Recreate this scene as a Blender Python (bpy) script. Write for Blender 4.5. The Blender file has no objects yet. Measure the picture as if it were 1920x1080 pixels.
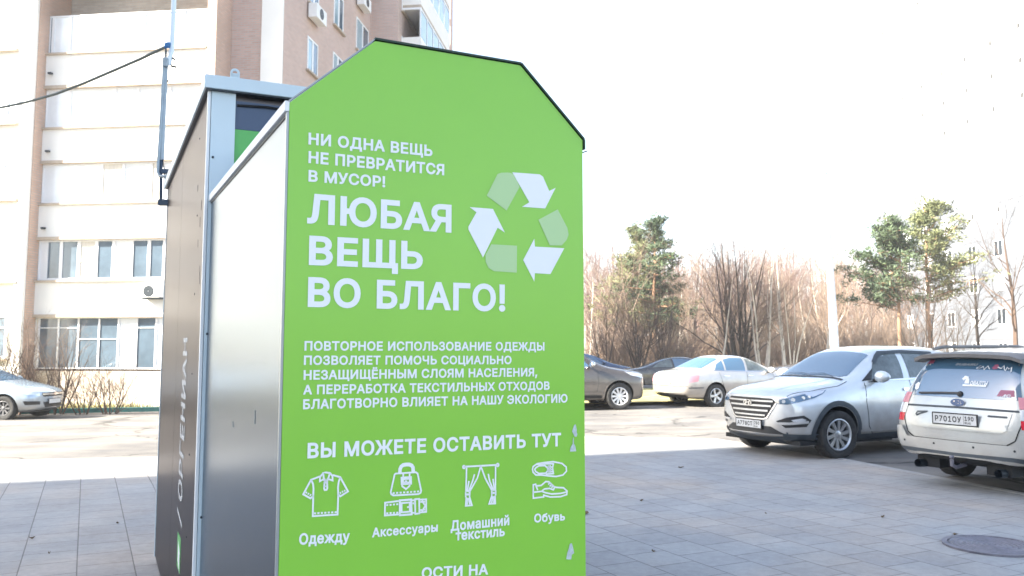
import bpy, bmesh, math, random
from mathutils import Vector, Matrix
from mathutils.bvhtree import BVHTree
from mathutils.geometry import delaunay_2d_cdt
R = math.radians
SC = bpy.context.scene
COL = SC.collection

# ---------------------------------------------------------------- camera, sky, sun, exposure
FPX, CAMZ = 1600.0, 1.6                       # focal length in 1920-wide pixels, eye height in metres
PITCH = math.atan(0.09)
PPY = 650 - FPX * 0.09                         # image row of the optical axis: the frame is cropped a little low
cam = bpy.data.cameras.new('camera')
cam.sensor_width = 36.0
cam.lens = FPX / 1920 * 36.0
cam.shift_y = -(540 - PPY) / 1920
cam.clip_start, cam.clip_end = 0.05, 3000
cam.dof.use_dof = True
cam.dof.focus_distance = 2.9
cam.dof.aperture_fstop = 10.0
camo = bpy.data.objects.new('camera', cam)
COL.objects.link(camo)
camo.location = (0, 0, CAMZ)
camo.rotation_euler = (R(90) + PITCH, 0, 0)
SC.camera = camo

SUN_EL = R(33)
SUN_AZ = math.atan2(-0.36, -0.933)            # direction towards the sun, on the ground plane
w = bpy.data.worlds.new('World')
SC.world = w
w.use_nodes = True
nt = w.node_tree
bg = nt.nodes['Background']
sky = nt.nodes.new('ShaderNodeTexSky')
sky.sky_type = 'NISHITA'
sky.sun_disc = False
sky.sun_elevation = SUN_EL
sky.sun_rotation = R(90) - SUN_AZ
sky.air_density = 1.0
sky.dust_density = 1.2
sky.ozone_density = 1.0
hs = nt.nodes.new('ShaderNodeHueSaturation')
hs.inputs['Saturation'].default_value = 0.85
nt.links.new(sky.outputs[0], hs.inputs['Color'])
nt.links.new(hs.outputs[0], bg.inputs['Color'])
bg.inputs['Strength'].default_value = 0.08
sl = bpy.data.lights.new('sun', 'SUN')
sl.energy = 4.0
sl.angle = R(0.5)
sl.color = (1.0, 0.93, 0.80)
slo = bpy.data.objects.new('sun', sl)
COL.objects.link(slo)
sv = Vector((math.cos(SUN_AZ) * math.cos(SUN_EL), math.sin(SUN_AZ) * math.cos(SUN_EL), math.sin(SUN_EL)))
slo.rotation_euler = sv.to_track_quat('Z', 'Y').to_euler()
slo.location = (-30, -12, 40)
vs = SC.view_settings
vs.view_transform = 'Standard'
vs.look = 'None'
vs.exposure = 2.75
vs.gamma = 1.0
SC.cycles.use_denoising = True
SC.cycles.max_bounces = 6
SC.cycles.transparent_max_bounces = 8
SC.cycles.sample_clamp_indirect = 6

# ---------------------------------------------------------------- measuring helpers
CP, SP = math.cos(PITCH), math.sin(PITCH)
EYE = Vector((0, 0, CAMZ))


def ray(px, py):
    a, b = (px - 960) / FPX, (PPY - py) / FPX
    return Vector((a, CP - b * SP, SP + b * CP))


def at_depth(px, py, y):
    d = ray(px, py)
    return EYE + d * (y / d.y)


def on_plane(px, py, p, n):
    d = ray(px, py)
    return EYE + d * ((p - EYE).dot(n) / d.dot(n))


def clamp(v, a=0.0, b=1.0):
    return max(a, min(b, v))


def gz(x, y):
    """height of the ground: the yard falls away gently beyond the paving, more on the left"""
    k = clamp((x + 7) / 11)
    k = k * k * (3 - 2 * k)
    sl_ = 0.026 * (1 - k) + 0.0065 * k
    t = max(0.0, y - 9.5)
    t = t * t / (t + 1.5) if t > 0 else 0
    return -sl_ * min(t, 45)


def on_ground(px, py):
    d = ray(px, py)
    z = 0.0
    for _ in range(12):
        t = (z - CAMZ) / d.z
        p = EYE + d * t
        z = gz(p.x, p.y)
    return p


# ---------------------------------------------------------------- objects and tags
def mesh(name, verts, faces, mat=None, parent=None, smooth=False, mats=None, mi=None):
    me = bpy.data.meshes.new(name)
    me.from_pydata([tuple(v) for v in verts], [], faces)
    me.update()
    return mobj(name, me, mat, parent, smooth, mats, mi)


def mobj(name, me, mat=None, parent=None, smooth=False, mats=None, mi=None):
    o = bpy.data.objects.new(name, me)
    COL.objects.link(o)
    for m in (mats or ([mat] if mat else [])):
        me.materials.append(m)
    if mi:
        me.polygons.foreach_set('material_index', mi)
    if smooth:
        me.polygons.foreach_set('use_smooth', [True] * len(me.polygons))
        if smooth != 1:
            me.set_sharp_from_angle(angle=R(smooth))
    if parent:
        o.parent = parent
    return o


def thing(name, label, cat, loc=(0, 0, 0), rz=0.0, group=None):
    o = bpy.data.objects.new(name, None)
    o.empty_display_size = 0.2
    COL.objects.link(o)
    o.location = loc
    o.rotation_euler = (0, 0, rz)
    return tag(o, label, cat, group)


def tag(o, label, cat, group=None):
    o['label'] = label
    o['category'] = cat
    if group:
        o['group'] = group
    return o


def kind(o, k):
    o['kind'] = k
    return o


class MB:
    """collects simple shapes into one mesh"""
    def __init__(s):
        s.v, s.f = [], []

    def add(s, vs, fs):
        n = len(s.v)
        s.v += [Vector(v) for v in vs]
        s.f += [[i + n for i in f] for f in fs]
        return s

    def box(s, x0, x1, y0, y1, z0, z1):
        vs = [(x, y, z) for x in (x0, x1) for y in (y0, y1) for z in (z0, z1)]
        return s.add(vs, [(0, 1, 3, 2), (4, 6, 7, 5), (0, 4, 5, 1), (2, 3, 7, 6), (0, 2, 6, 4), (1, 5, 7, 3)])

    def obox(s, c, ax, ay, az):
        """box from a centre and three half-axis vectors"""
        c, ax, ay, az = map(Vector, (c, ax, ay, az))
        vs = [c + ax * i + ay * j + az * k for i in (-1, 1) for j in (-1, 1) for k in (-1, 1)]
        return s.add(vs, [(0, 1, 3, 2), (4, 6, 7, 5), (0, 4, 5, 1), (2, 3, 7, 6), (0, 2, 6, 4), (1, 5, 7, 3)])

    def tube(s, pts, rad, n=8, cap=True):
        pts = [Vector(p) for p in pts]
        rs = rad if isinstance(rad, (list, tuple)) else [rad] * len(pts)
        b = len(s.v)
        up = Vector((0, 0, 1))
        for i, p in enumerate(pts):
            d = (pts[min(i + 1, len(pts) - 1)] - pts[max(i - 1, 0)]).normalized()
            if abs(d.dot(up)) > 0.95:
                up = Vector((1, 0, 0)) if abs(d.x) < 0.9 else Vector((0, 1, 0))
            a = d.cross(up).normalized()
            c = a.cross(d)
            up = c
            for k in range(n):
                t = 2 * math.pi * k / n
                s.v.append(p + (a * math.cos(t) + c * math.sin(t)) * rs[i])
        for i in range(len(pts) - 1):
            for k in range(n):
                k2 = (k + 1) % n
                s.f.append([b + i * n + k, b + i * n + k2, b + (i + 1) * n + k2, b + (i + 1) * n + k])
        if cap:
            s.f.append([b + k for k in range(n)][::-1])
            s.f.append([b + (len(pts) - 1) * n + k for k in range(n)])
        return s

    def lathe(s, prof, n=24, axis='z', c=(0, 0, 0), closed=False):
        """prof: (radius, height) pairs turned round an axis"""
        c = Vector(c)
        b = len(s.v)
        for r, h in prof:
            for k in range(n):
                t = 2 * math.pi * k / n
                p = (r * math.cos(t), r * math.sin(t), h)
                if axis == 'y':
                    p = (p[0], p[2], p[1])
                elif axis == 'x':
                    p = (p[2], p[0], p[1])
                s.v.append(c + Vector(p))
        m = len(prof)
        for i in range(m if closed else m - 1):
            i2 = (i + 1) % m
            for k in range(n):
                k2 = (k + 1) % n
                s.f.append([b + i * n + k, b + i * n + k2, b + i2 * n + k2, b + i2 * n + k])
        return s

    def prism(s, poly, o, ex, ey, ez):
        """flat outline poly (2-D) in the frame o, ex, ey, extruded along ez"""
        o, ex, ey, ez = map(Vector, (o, ex, ey, ez))
        n = len(poly)
        vs = [o + ex * a + ey * b for a, b in poly]
        vs += [v + ez for v in vs]
        fs = [list(range(n))[::-1], list(range(n, 2 * n))]
        fs += [[i, (i + 1) % n, n + (i + 1) % n, n + i] for i in range(n)]
        return s.add(vs, fs)

    def build(s, name, mat, parent=None, smooth=False, bevel=0.0):
        o = mesh(name, s.v, s.f, mat, parent)
        bm = bmesh.new()
        bm.from_mesh(o.data)
        bmesh.ops.recalc_face_normals(bm, faces=bm.faces)
        if bevel:
            bmesh.ops.bevel(bm, geom=bm.edges[:], offset=bevel, segments=2, affect='EDGES', profile=0.5, clamp_overlap=True)
        bm.to_mesh(o.data)
        bm.free()
        if smooth:
            o.data.polygons.foreach_set('use_smooth', [True] * len(o.data.polygons))
            o.data.set_sharp_from_angle(angle=R(smooth if smooth != 1 else 40))
        return o


# ---------------------------------------------------------------- materials
def srgb(r, g, b):
    f = lambda c: (c / 255 / 12.92) if c <= 10 else ((c / 255 + 0.055) / 1.055) ** 2.4
    return (f(r), f(g), f(b))


def mat(name, col, rough=0.6, metal=0.0, spec=0.5, var=0.0, vscale=3.0, bump=0.0, bscale=40.0, coat=0.0,
        stretch=None, var2=None, aniso=0.0, tint=None, rvar=0.0):
    m = bpy.data.materials.new(name)
    m.use_nodes = True
    t = m.node_tree
    p = t.nodes['Principled BSDF']
    p.inputs['Base Color'].default_value = (*col, 1)
    p.inputs['Roughness'].default_value = rough
    p.inputs['Metallic'].default_value = metal
    p.inputs['Specular IOR Level'].default_value = spec
    p.inputs['Coat Weight'].default_value = coat
    p.inputs['Coat Roughness'].default_value = 0.08
    p.inputs['Anisotropic'].default_value = aniso
    if tint:
        p.inputs['Specular Tint'].default_value = (*tint, 1)
    if var or bump or rvar:
        tc = t.nodes.new('ShaderNodeTexCoord')
        mp = t.nodes.new('ShaderNodeMapping')
        if stretch:
            mp.inputs['Scale'].default_value = stretch
        t.links.new(tc.outputs['Object'], mp.inputs['Vector'])
    if var:
        nz = t.nodes.new('ShaderNodeTexNoise')
        nz.inputs['Scale'].default_value = vscale
        nz.inputs['Detail'].default_value = 6
        nz.inputs['Roughness'].default_value = 0.65
        t.links.new(mp.outputs[0], nz.inputs['Vector'])
        rp = t.nodes.new('ShaderNodeMapRange')
        rp.inputs['From Min'].default_value = 0.3
        rp.inputs['From Max'].default_value = 0.7
        t.links.new(nz.outputs['Fac'], rp.inputs['Value'])
        mx = t.nodes.new('ShaderNodeMix')
        mx.data_type = 'RGBA'
        mx.inputs['A'].default_value = (*[c * (1 - var) for c in (var2[0] if var2 else col)], 1)
        mx.inputs['B'].default_value = (*[min(0.95, c * (1 + var)) for c in (var2[1] if var2 else col)], 1)
        t.links.new(rp.outputs[0], mx.inputs['Factor'])
        t.links.new(mx.outputs['Result'], p.inputs['Base Color'])
    if bump:
        nb = t.nodes.new('ShaderNodeTexNoise')
        nb.inputs['Scale'].default_value = bscale
        nb.inputs['Detail'].default_value = 4
        t.links.new(mp.outputs[0], nb.inputs['Vector'])
        bp = t.nodes.new('ShaderNodeBump')
        bp.inputs['Strength'].default_value = bump
        bp.inputs['Distance'].default_value = 0.01
        t.links.new(nb.outputs['Fac'], bp.inputs['Height'])
        t.links.new(bp.outputs[0], p.inputs['Normal'])
    if rvar:
        nr = t.nodes.new('ShaderNodeTexNoise')
        nr.inputs['Scale'].default_value = vscale * 1.7
        nr.inputs['Detail'].default_value = 5
        t.links.new(mp.outputs[0], nr.inputs['Vector'])
        mr = t.nodes.new('ShaderNodeMapRange')
        mr.inputs['From Min'].default_value = 0.3
        mr.inputs['From Max'].default_value = 0.7
        mr.inputs['To Min'].default_value = max(0.02, rough - rvar)
        mr.inputs['To Max'].default_value = rough + rvar
        t.links.new(nr.outputs['Fac'], mr.inputs['Value'])
        t.links.new(mr.outputs[0], p.inputs['Roughness'])
    return m


def brick_mat(name, c1, c2, mortar, bw=0.26, bh=0.075, ms=0.012, off=0.5, rough=0.85, axes='xz', rot=0.0, noise=0.25, nscale=0.6, msmooth=0.1, bump=0.3):
    """bricks or slabs laid in the object's own x-z (or x-y) plane"""
    m = bpy.data.materials.new(name)
    m.use_nodes = True
    t = m.node_tree
    p = t.nodes['Principled BSDF']
    p.inputs['Roughness'].default_value = rough
    tc = t.nodes.new('ShaderNodeTexCoord')
    sp = t.nodes.new('ShaderNodeSeparateXYZ')
    cb = t.nodes.new('ShaderNodeCombineXYZ')
    t.links.new(tc.outputs['Object'], sp.inputs[0])
    if axes == 'xz':                           # x+y so that walls along either axis get courses
        ad = t.nodes.new('ShaderNodeMath')
        t.links.new(sp.outputs['X'], ad.inputs[0])
        t.links.new(sp.outputs['Y'], ad.inputs[1])
        t.links.new(ad.outputs[0], cb.inputs['X'])
        t.links.new(sp.outputs['Z'], cb.inputs['Y'])
    else:
        t.links.new(sp.outputs['X'], cb.inputs['X'])
        t.links.new(sp.outputs['Y'], cb.inputs['Y'])
    mp = t.nodes.new('ShaderNodeMapping')
    mp.inputs['Rotation'].default_value = (0, 0, rot)
    t.links.new(cb.outputs[0], mp.inputs['Vector'])
    br = t.nodes.new('ShaderNodeTexBrick')
    br.offset = off
    br.inputs['Color1'].default_value = (*c1, 1)
    br.inputs['Color2'].default_value = (*c2, 1)
    br.inputs['Mortar'].default_value = (*mortar, 1)
    br.inputs['Scale'].default_value = 1.0
    br.inputs['Mortar Size'].default_value = ms
    br.inputs['Mortar Smooth'].default_value = msmooth
    br.inputs['Brick Width'].default_value = bw
    br.inputs['Row Height'].default_value = bh
    t.links.new(mp.outputs[0], br.inputs['Vector'])
    nz = t.nodes.new('ShaderNodeTexNoise')
    nz.inputs['Scale'].default_value = nscale
    nz.inputs['Detail'].default_value = 8
    nz.inputs['Roughness'].default_value = 0.7
    t.links.new(cb.outputs[0], nz.inputs['Vector'])
    mr = t.nodes.new('ShaderNodeMapRange')
    mr.inputs['From Min'].default_value = 0.3
    mr.inputs['From Max'].default_value = 0.7
    mr.inputs['To Min'].default_value = 1 - noise
    mr.inputs['To Max'].default_value = 1 + noise * 0.6
    t.links.new(nz.outputs['Fac'], mr.inputs['Value'])
    mx = t.nodes.new('ShaderNodeMix')
    mx.data_type = 'RGBA'
    mx.blend_type = 'MULTIPLY'
    mx.inputs['Factor'].default_value = 1
    t.links.new(br.outputs['Color'], mx.inputs['A'])
    t.links.new(mr.outputs[0], mx.inputs['B'])
    t.links.new(mx.outputs['Result'], p.inputs['Base Color'])
    bp = t.nodes.new('ShaderNodeBump')
    bp.inputs['Strength'].default_value = bump
    bp.inputs['Distance'].default_value = 0.01
    bp.invert = True
    t.links.new(br.outputs['Fac'], bp.inputs['Height'])
    t.links.new(bp.outputs[0], p.inputs['Normal'])
    return m


M = {}
M['white'] = mat('white_paint', (0.8, 0.8, 0.78), 0.6, var=0.06)
M['frame'] = mat('white_window_frame', (0.8, 0.8, 0.8), 0.4)
M['glass'] = mat('window_glass', (0.10, 0.14, 0.18), 0.05, spec=0.8, var=0.3, vscale=0.8)
M['pale_glass'] = mat('curtained_glass', (0.80, 0.82, 0.83), 0.15, spec=0.6, var=0.1, vscale=0.7)  # curtain tone with blown-out sky glare painted into the pane colour
M['black'] = mat('black_plastic', (0.015, 0.015, 0.017), 0.5)
M['dark_metal'] = mat('dark_metal', (0.05, 0.06, 0.07), 0.45, metal=0.6)
M['rubber'] = mat('tyre_rubber', (0.035, 0.034, 0.033), 0.85, var=0.35, vscale=12)
M['alloy'] = mat('alloy_wheel', (0.55, 0.56, 0.57), 0.35, metal=0.8, var=0.12, vscale=9)
M['chrome'] = mat('chrome_trim', (0.75, 0.76, 0.78), 0.18, metal=1.0)
M['clear_lamp'] = mat('headlight_lens', (0.35, 0.38, 0.42), 0.08, spec=0.9, metal=0.5)
M['lamp_white'] = mat('lamp_reflector', (0.8, 0.82, 0.85), 0.15, metal=0.6)
M['red_lamp'] = mat('red_lamp_lens', (0.55, 0.012, 0.03), 0.15, spec=0.7)
M['pink_lamp'] = mat('pale_red_lamp_lens', (0.55, 0.22, 0.26), 0.15, spec=0.7)
M['car_glass'] = mat('car_glass', (0.05, 0.115, 0.19), 0.03, spec=1.0)  # base colour includes the blue of a reflected sky
M['car_glass'].node_tree.nodes['Principled BSDF'].inputs['IOR'].default_value = 1.8
M['plate'] = mat('number_plate', (0.58, 0.58, 0.57), 0.45, var=0.15, vscale=9)
M['plate_ink'] = mat('plate_lettering', (0.02, 0.02, 0.02), 0.5)
GLYPHS={
'!':(196,"153,135 157,534 38,534 42,135|126,-25 148,-9 164,14 168,41 164,68 148,91 126,107 98,111 71,107 48,91 33,68 26,41 33,14 48,-9 71,-25 98,-29"),
',':(188,"103,-144 170,96 47,96 9,-144"),
'/':(249,"159,558 -19,-101 90,-101 268,558"),
'0':(453,"287,-23 338,4 380,48 408,104 425,174 430,254 425,334 408,404 379,461 338,504 287,532 227,541 166,532 115,504 74,461 45,404 28,334 23,254 28,174 45,104 74,48 115,4 166,-23 227,-32|201,80 180,93 162,116 147,151 138,197 134,254 138,311 147,358 162,392 180,416 201,429 227,434 252,429 273,416 291,392 306,358 315,311 319,254 315,197 306,151 291,116 273,93 252,80 227,75"),
'1':(453,"416,-25 416,80 51,80 51,-25|190,534 61,440 61,309 187,399 187,-25 301,-25 301,534"),
'5':(453,"274,-25 321,-7 361,23 391,64 409,111 416,162 413,203 402,240 385,273 363,302 335,327 304,344 268,355 229,359 199,356 170,349 143,337 165,352 173,427 391,427 391,534 74,534 39,231 135,220 157,236 176,244 196,250 217,252 242,249 262,240 279,227 292,209 300,187 303,162 300,137 292,116 280,99 263,86 244,77 221,75 201,77 184,83 170,92 158,104 151,117 142,155 31,155 42,85 62,46 92,13 129,-12 172,-27 221,-32"),
'7':(453,"180,-25 416,443 416,534 37,534 37,427 298,427 298,454 56,-25"),
'8':(453,"280,-27 328,-12 368,14 399,48 419,88 426,135 421,172 410,206 392,236 367,261 338,278 363,268 347,261 380,293 400,334 407,380 401,424 382,464 354,496 317,521 275,536 226,541 178,536 135,521 98,496 69,464 51,424 45,380 52,334 72,293 104,261 87,270 114,279 85,261 61,236 42,206 30,171 27,135 33,89 53,48 85,14 125,-12 173,-27 226,-32|200,77 177,83 161,93 150,105 143,120 140,139 143,158 151,175 164,189 180,200 201,207 226,210 251,207 272,200 288,189 301,175 309,158 312,139 309,120 302,105 291,93 275,83 253,77 226,74|206,317 189,323 176,332 167,343 160,358 158,376 160,392 167,407 176,418 188,426 206,432 226,435 246,432 264,426 277,418 286,407 292,393 294,376 292,358 285,343 276,332 262,322 247,317 226,315"),
'9':(453,"175,534 130,516 92,487 63,449 45,403 39,352 43,301 61,257 88,219 125,192 169,174 217,170 242,171 266,179 286,189 304,203 319,219 350,273 288,273 82,-25 213,-25 336,154 372,212 396,261 410,304 414,347 408,399 390,446 361,486 323,516 278,534 226,541|247,433 266,425 280,412 292,395 299,375 302,350 299,327 292,307 280,290 266,279 247,271 226,268 206,271 187,279 172,291 160,307 153,328 150,352 153,375 160,395 172,412 187,425 206,433 226,435"),
'A':(480,"103,-25 215,294 225,325 237,364 252,412 278,503 198,503 226,413 240,365 252,326 263,294 377,-25 499,-25 293,534 183,534 -20,-25|395,117 395,224 85,224 85,117"),
'B':(456,"248,-25 306,-21 355,-5 394,20 422,54 437,94 443,136 438,179 424,215 403,244 377,266 347,281 340,282 340,250 347,252 370,265 392,284 409,308 420,339 423,374 418,416 403,455 376,487 341,514 294,529 242,534 35,534 35,-25|150,206 247,206 273,203 294,196 310,185 320,171 328,154 330,138 326,115 314,100 289,87 244,82 150,82|150,427 238,427 275,422 295,410 306,393 311,371 309,355 302,340 292,328 277,319 259,313 237,310 150,310"),
'C':(510,"309,-29 349,-19 385,-3 417,18 447,46 470,79 487,115 506,185 389,185 378,146 368,128 357,113 342,101 326,91 308,84 288,80 268,78 230,83 198,97 170,122 148,156 134,199 128,254 134,309 148,353 169,386 198,411 230,426 268,431 288,429 308,425 326,418 342,408 357,396 368,381 378,364 389,323 506,323 487,393 470,431 446,463 418,491 385,512 348,528 309,538 266,541 198,532 137,505 85,462 47,404 23,334 15,254 23,174 47,104 85,46 137,3 198,-23 266,-32"),
'E':(419,"400,-25 400,82 150,82 150,204 380,204 380,311 150,311 150,427 397,427 397,534 35,534 35,-25"),
'H':(517,"150,-25 150,207 367,207 367,-25 482,-25 482,534 367,534 367,314 150,314 150,534 35,534 35,-25"),
'M':(628,"147,-25 147,291 147,309 147,329 146,351 146,373 145,395 145,417 144,438 144,482 76,482 97,424 105,400 113,376 121,353 128,332 135,313 142,295 147,282 269,-25 359,-25 479,282 485,297 491,314 497,332 506,355 514,378 522,401 529,426 548,482 482,482 482,436 481,414 481,392 480,370 480,348 479,328 479,308 479,291 479,-25 593,-25 593,534 459,534 328,195 324,182 318,166 312,148 306,129 300,110 294,91 288,73 273,24 356,24 341,72 335,92 329,110 323,131 317,149 311,167 306,182 300,196 169,534 35,534 35,-25"),
'O':(533,"336,-23 397,4 448,46 487,104 511,174 518,254 511,334 487,404 448,462 397,505 336,532 267,541 198,532 137,505 86,462 47,404 23,334 15,254 23,174 47,104 86,46 137,4 198,-23 267,-32|230,83 198,97 170,122 148,155 134,199 128,254 134,309 148,353 170,387 198,412 230,426 267,431 303,426 336,412 364,387 385,354 400,309 405,254 400,199 385,155 364,122 336,97 303,83 267,78"),
'P':(445,"150,-25 150,427 231,427 263,424 285,417 300,405 311,390 317,371 319,348 317,324 311,305 300,289 285,278 263,271 232,267 84,267 84,161 236,161 295,166 344,185 384,215 412,253 429,298 434,348 429,397 412,442 384,480 344,509 295,528 236,534 35,534 35,-25"),
'R':(449,"150,-25 150,427 232,427 264,424 287,417 301,407 311,393 317,375 320,352 317,329 312,312 302,300 287,290 264,283 233,280 71,280 71,173 237,173 294,178 344,194 385,222 412,259 430,303 434,352 430,401 412,445 385,483 345,511 295,529 237,534 35,534 35,-25|470,-25 318,254 188,254 338,-25"),
'S':(447,"283,-29 334,-12 376,15 407,50 427,92 433,139 430,177 417,210 398,237 374,258 348,274 321,287 294,296 271,303 219,317 199,324 179,331 162,340 150,351 143,361 140,376 142,390 149,403 161,415 177,425 199,431 224,434 260,429 287,416 304,399 319,353 431,353 418,423 398,464 367,496 327,521 280,536 227,541 175,536 128,521 86,496 54,462 34,420 27,372 36,316 68,271 116,238 176,215 238,198 264,190 285,182 301,173 312,163 318,152 321,139 317,123 309,107 296,94 276,83 253,77 224,74 198,77 175,83 156,92 143,104 134,119 124,162 8,162 22,88 43,46 75,11 118,-14 167,-29 224,-34"),
'U':(517,"321,-27 375,-7 420,25 455,67 475,118 482,171 482,534 368,534 368,179 365,150 355,125 339,105 319,90 292,81 259,77 226,81 199,90 178,105 163,125 152,150 149,179 149,534 35,534 35,171 42,117 63,67 97,25 143,-7 198,-27 259,-33"),
'Ё':(419,"400,-25 400,82 150,82 150,204 380,204 380,311 150,311 150,427 397,427 397,534 35,534 35,-25|315,552 336,566 350,587 355,612 351,638 336,659 315,673 290,678 264,674 243,659 228,638 224,612 229,587 243,566 264,551 290,547|172,551 194,566 207,588 211,612 207,637 194,659 172,674 146,678 121,674 99,659 84,638 80,612 85,587 99,566 121,551 146,547"),
'А':(480,"103,-25 215,294 225,325 237,364 252,412 278,503 198,503 226,413 240,365 252,326 263,294 377,-25 499,-25 293,534 183,534 -20,-25|395,117 395,224 85,224 85,117"),
'Б':(449,"243,-25 295,-20 343,-5 382,22 412,58 430,101 436,151 430,199 411,242 382,275 343,301 295,316 243,320 150,320 150,427 389,427 389,534 35,534 35,-25|150,214 238,214 279,209 303,196 316,178 322,151 316,120 303,100 278,87 238,81 150,81"),
'В':(456,"248,-25 306,-21 355,-5 394,20 422,54 437,94 443,136 438,179 424,215 403,244 377,266 347,281 340,282 340,250 347,252 370,265 392,284 409,308 420,339 423,374 418,416 403,455 376,487 341,514 294,529 242,534 35,534 35,-25|150,206 247,206 273,203 294,196 310,185 320,171 328,154 330,138 326,115 314,100 289,87 244,82 150,82|150,427 238,427 275,422 295,410 306,393 311,371 309,355 302,340 292,328 277,319 259,313 237,310 150,310"),
'Г':(401,"35,534 35,-25 150,-25 150,427 395,427 395,534"),
'Д':(569,"119,-134 119,-25 450,-25 450,-134 562,-134 562,82 505,82 505,534 139,534 120,296 115,246 108,203 102,168 93,140 84,116 76,99 66,86 62,82 7,82 7,-134|185,68 200,103 211,144 221,190 228,239 233,292 244,427 391,427 391,82 195,82"),
'Е':(419,"400,-25 400,82 150,82 150,204 380,204 380,311 150,311 150,427 397,427 397,534 35,534 35,-25"),
'Ж':(668,"277,534 277,-25 391,-25 391,534|105,-25 243,201 425,201 562,-25 695,-25 515,264 681,534 545,534 415,308 255,308 124,534 -13,534 154,265 -27,-25"),
'З':(431,"269,-27 317,-11 357,16 388,50 408,92 415,138 412,174 401,207 382,235 357,258 326,275 312,279 312,248 336,259 369,291 390,331 397,378 391,421 375,459 347,493 312,519 268,536 217,541 169,536 124,521 86,498 55,464 35,425 24,353 136,353 143,394 150,407 161,418 177,427 196,432 216,435 237,432 254,426 267,418 275,407 282,392 284,376 281,358 274,342 265,331 249,322 230,316 206,314 141,314 141,208 206,208 237,205 262,198 279,188 291,174 299,158 301,139 299,121 291,106 279,94 262,84 241,78 215,75 192,77 171,83 155,91 143,103 136,117 127,157 13,157 24,85 45,44 76,11 117,-12 164,-27 216,-32"),
'И':(523,"488,534 374,534 159,196 150,182 139,163 127,142 114,119 101,93 72,35 140,26 146,79 148,107 149,134 149,156 150,177 150,195 150,534 35,534 35,-25 151,-25 342,276 355,297 368,318 381,341 398,368 416,401 455,471 380,483 378,418 377,385 375,355 374,328 374,308 373,292 373,-25 488,-25"),
'К':(467,"150,-25 150,206 186,206 358,-25 499,-25 282,262 491,534 349,534 183,312 150,312 150,534 35,534 35,-25"),
'Л':(520,"52,-25 87,-22 119,-13 147,5 167,27 184,57 194,91 202,129 207,172 228,427 370,427 370,-25 485,-25 485,534 123,534 94,183 89,139 83,111 76,94 69,87 61,84 44,82 7,82 7,-25"),
'М':(628,"147,-25 147,291 147,309 147,329 146,351 146,373 145,395 145,417 144,438 144,482 76,482 97,424 105,400 113,376 121,353 128,332 135,313 142,295 147,282 269,-25 359,-25 479,282 485,297 491,314 497,332 506,355 514,378 522,401 529,426 548,482 482,482 482,436 481,414 481,392 480,370 480,348 479,328 479,308 479,291 479,-25 593,-25 593,534 459,534 328,195 324,182 318,166 312,148 306,129 300,110 294,91 288,73 273,24 356,24 341,72 335,92 329,110 323,131 317,149 311,167 306,182 300,196 169,534 35,534 35,-25"),
'Н':(517,"150,-25 150,207 367,207 367,-25 482,-25 482,534 367,534 367,314 150,314 150,534 35,534 35,-25"),
'О':(533,"336,-23 397,4 448,46 487,104 511,174 518,254 511,334 487,404 448,462 397,505 336,532 267,541 198,532 137,505 86,462 47,404 23,334 15,254 23,174 47,104 86,46 137,4 198,-23 267,-32|230,83 198,97 170,122 148,155 134,199 128,254 134,309 148,353 170,387 198,412 230,426 267,431 303,426 336,412 364,387 385,354 400,309 405,254 400,199 385,155 364,122 336,97 303,83 267,78"),
'П':(517,"35,534 35,-25 150,-25 150,427 367,427 367,-25 482,-25 482,534"),
'Р':(445,"150,-25 150,427 231,427 263,424 285,417 300,405 311,390 317,371 319,348 317,324 311,305 300,289 285,278 263,271 232,267 84,267 84,161 236,161 295,166 344,185 384,215 412,253 429,298 434,348 429,397 412,442 384,480 344,509 295,528 236,534 35,534 35,-25"),
'С':(510,"309,-29 349,-19 385,-3 417,18 447,46 470,79 487,115 506,185 389,185 378,146 368,128 357,113 342,101 326,91 308,84 288,80 268,78 230,83 198,97 170,122 148,156 134,199 128,254 134,309 148,353 169,386 198,411 230,426 268,431 288,429 308,425 326,418 342,408 357,396 368,381 378,364 389,323 506,323 487,393 470,431 446,463 418,491 385,512 348,528 309,538 266,541 198,532 137,505 85,462 47,404 23,334 15,254 23,174 47,104 85,46 137,3 198,-23 266,-32"),
'Т':(449,"168,427 168,-25 282,-25 282,427 442,427 442,534 7,534 7,427"),
'У':(437,"122,-25 161,-22 194,-12 220,4 240,24 255,49 267,74 457,534 334,534 267,366 244,307 224,253 206,203 179,124 268,124 244,190 233,223 221,256 208,291 194,328 177,367 103,534 -23,534 168,116 162,103 156,92 151,87 140,84 121,82 62,82 62,-25"),
'Х':(474,"104,-25 203,115 216,135 227,152 237,168 246,183 257,201 284,256 187,256 219,200 228,183 238,167 247,151 258,135 271,115 369,-25 503,-25 237,358 237,168 494,534 361,534 277,414 263,393 251,375 240,358 230,341 221,323 189,267 283,267 255,324 245,341 236,358 225,375 213,393 199,414 117,534 -19,534 239,165 240,356 -30,-25"),
'Ц':(502,"467,534 353,534 353,82 150,82 150,534 35,534 35,-25 467,-25|516,-134 517,81 380,81 380,-25 405,-25 405,-134"),
'Ч':(487,"273,168 317,179 357,194 407,221 407,343 335,300 302,285 268,276 231,272 194,277 166,292 149,315 142,355 142,534 28,534 28,351 33,295 51,248 81,210 121,184 169,169 223,165|452,-25 452,534 337,534 337,-25"),
'Ш':(666,"35,-25 631,-25 631,534 517,534 517,82 390,82 390,534 276,534 276,82 150,82 150,534 35,534"),
'Щ':(676,"35,-25 631,-25 631,534 517,534 517,82 390,82 390,534 276,534 276,82 150,82 150,534 35,534|681,-134 681,81 544,81 544,-25 570,-25 570,-134"),
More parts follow.
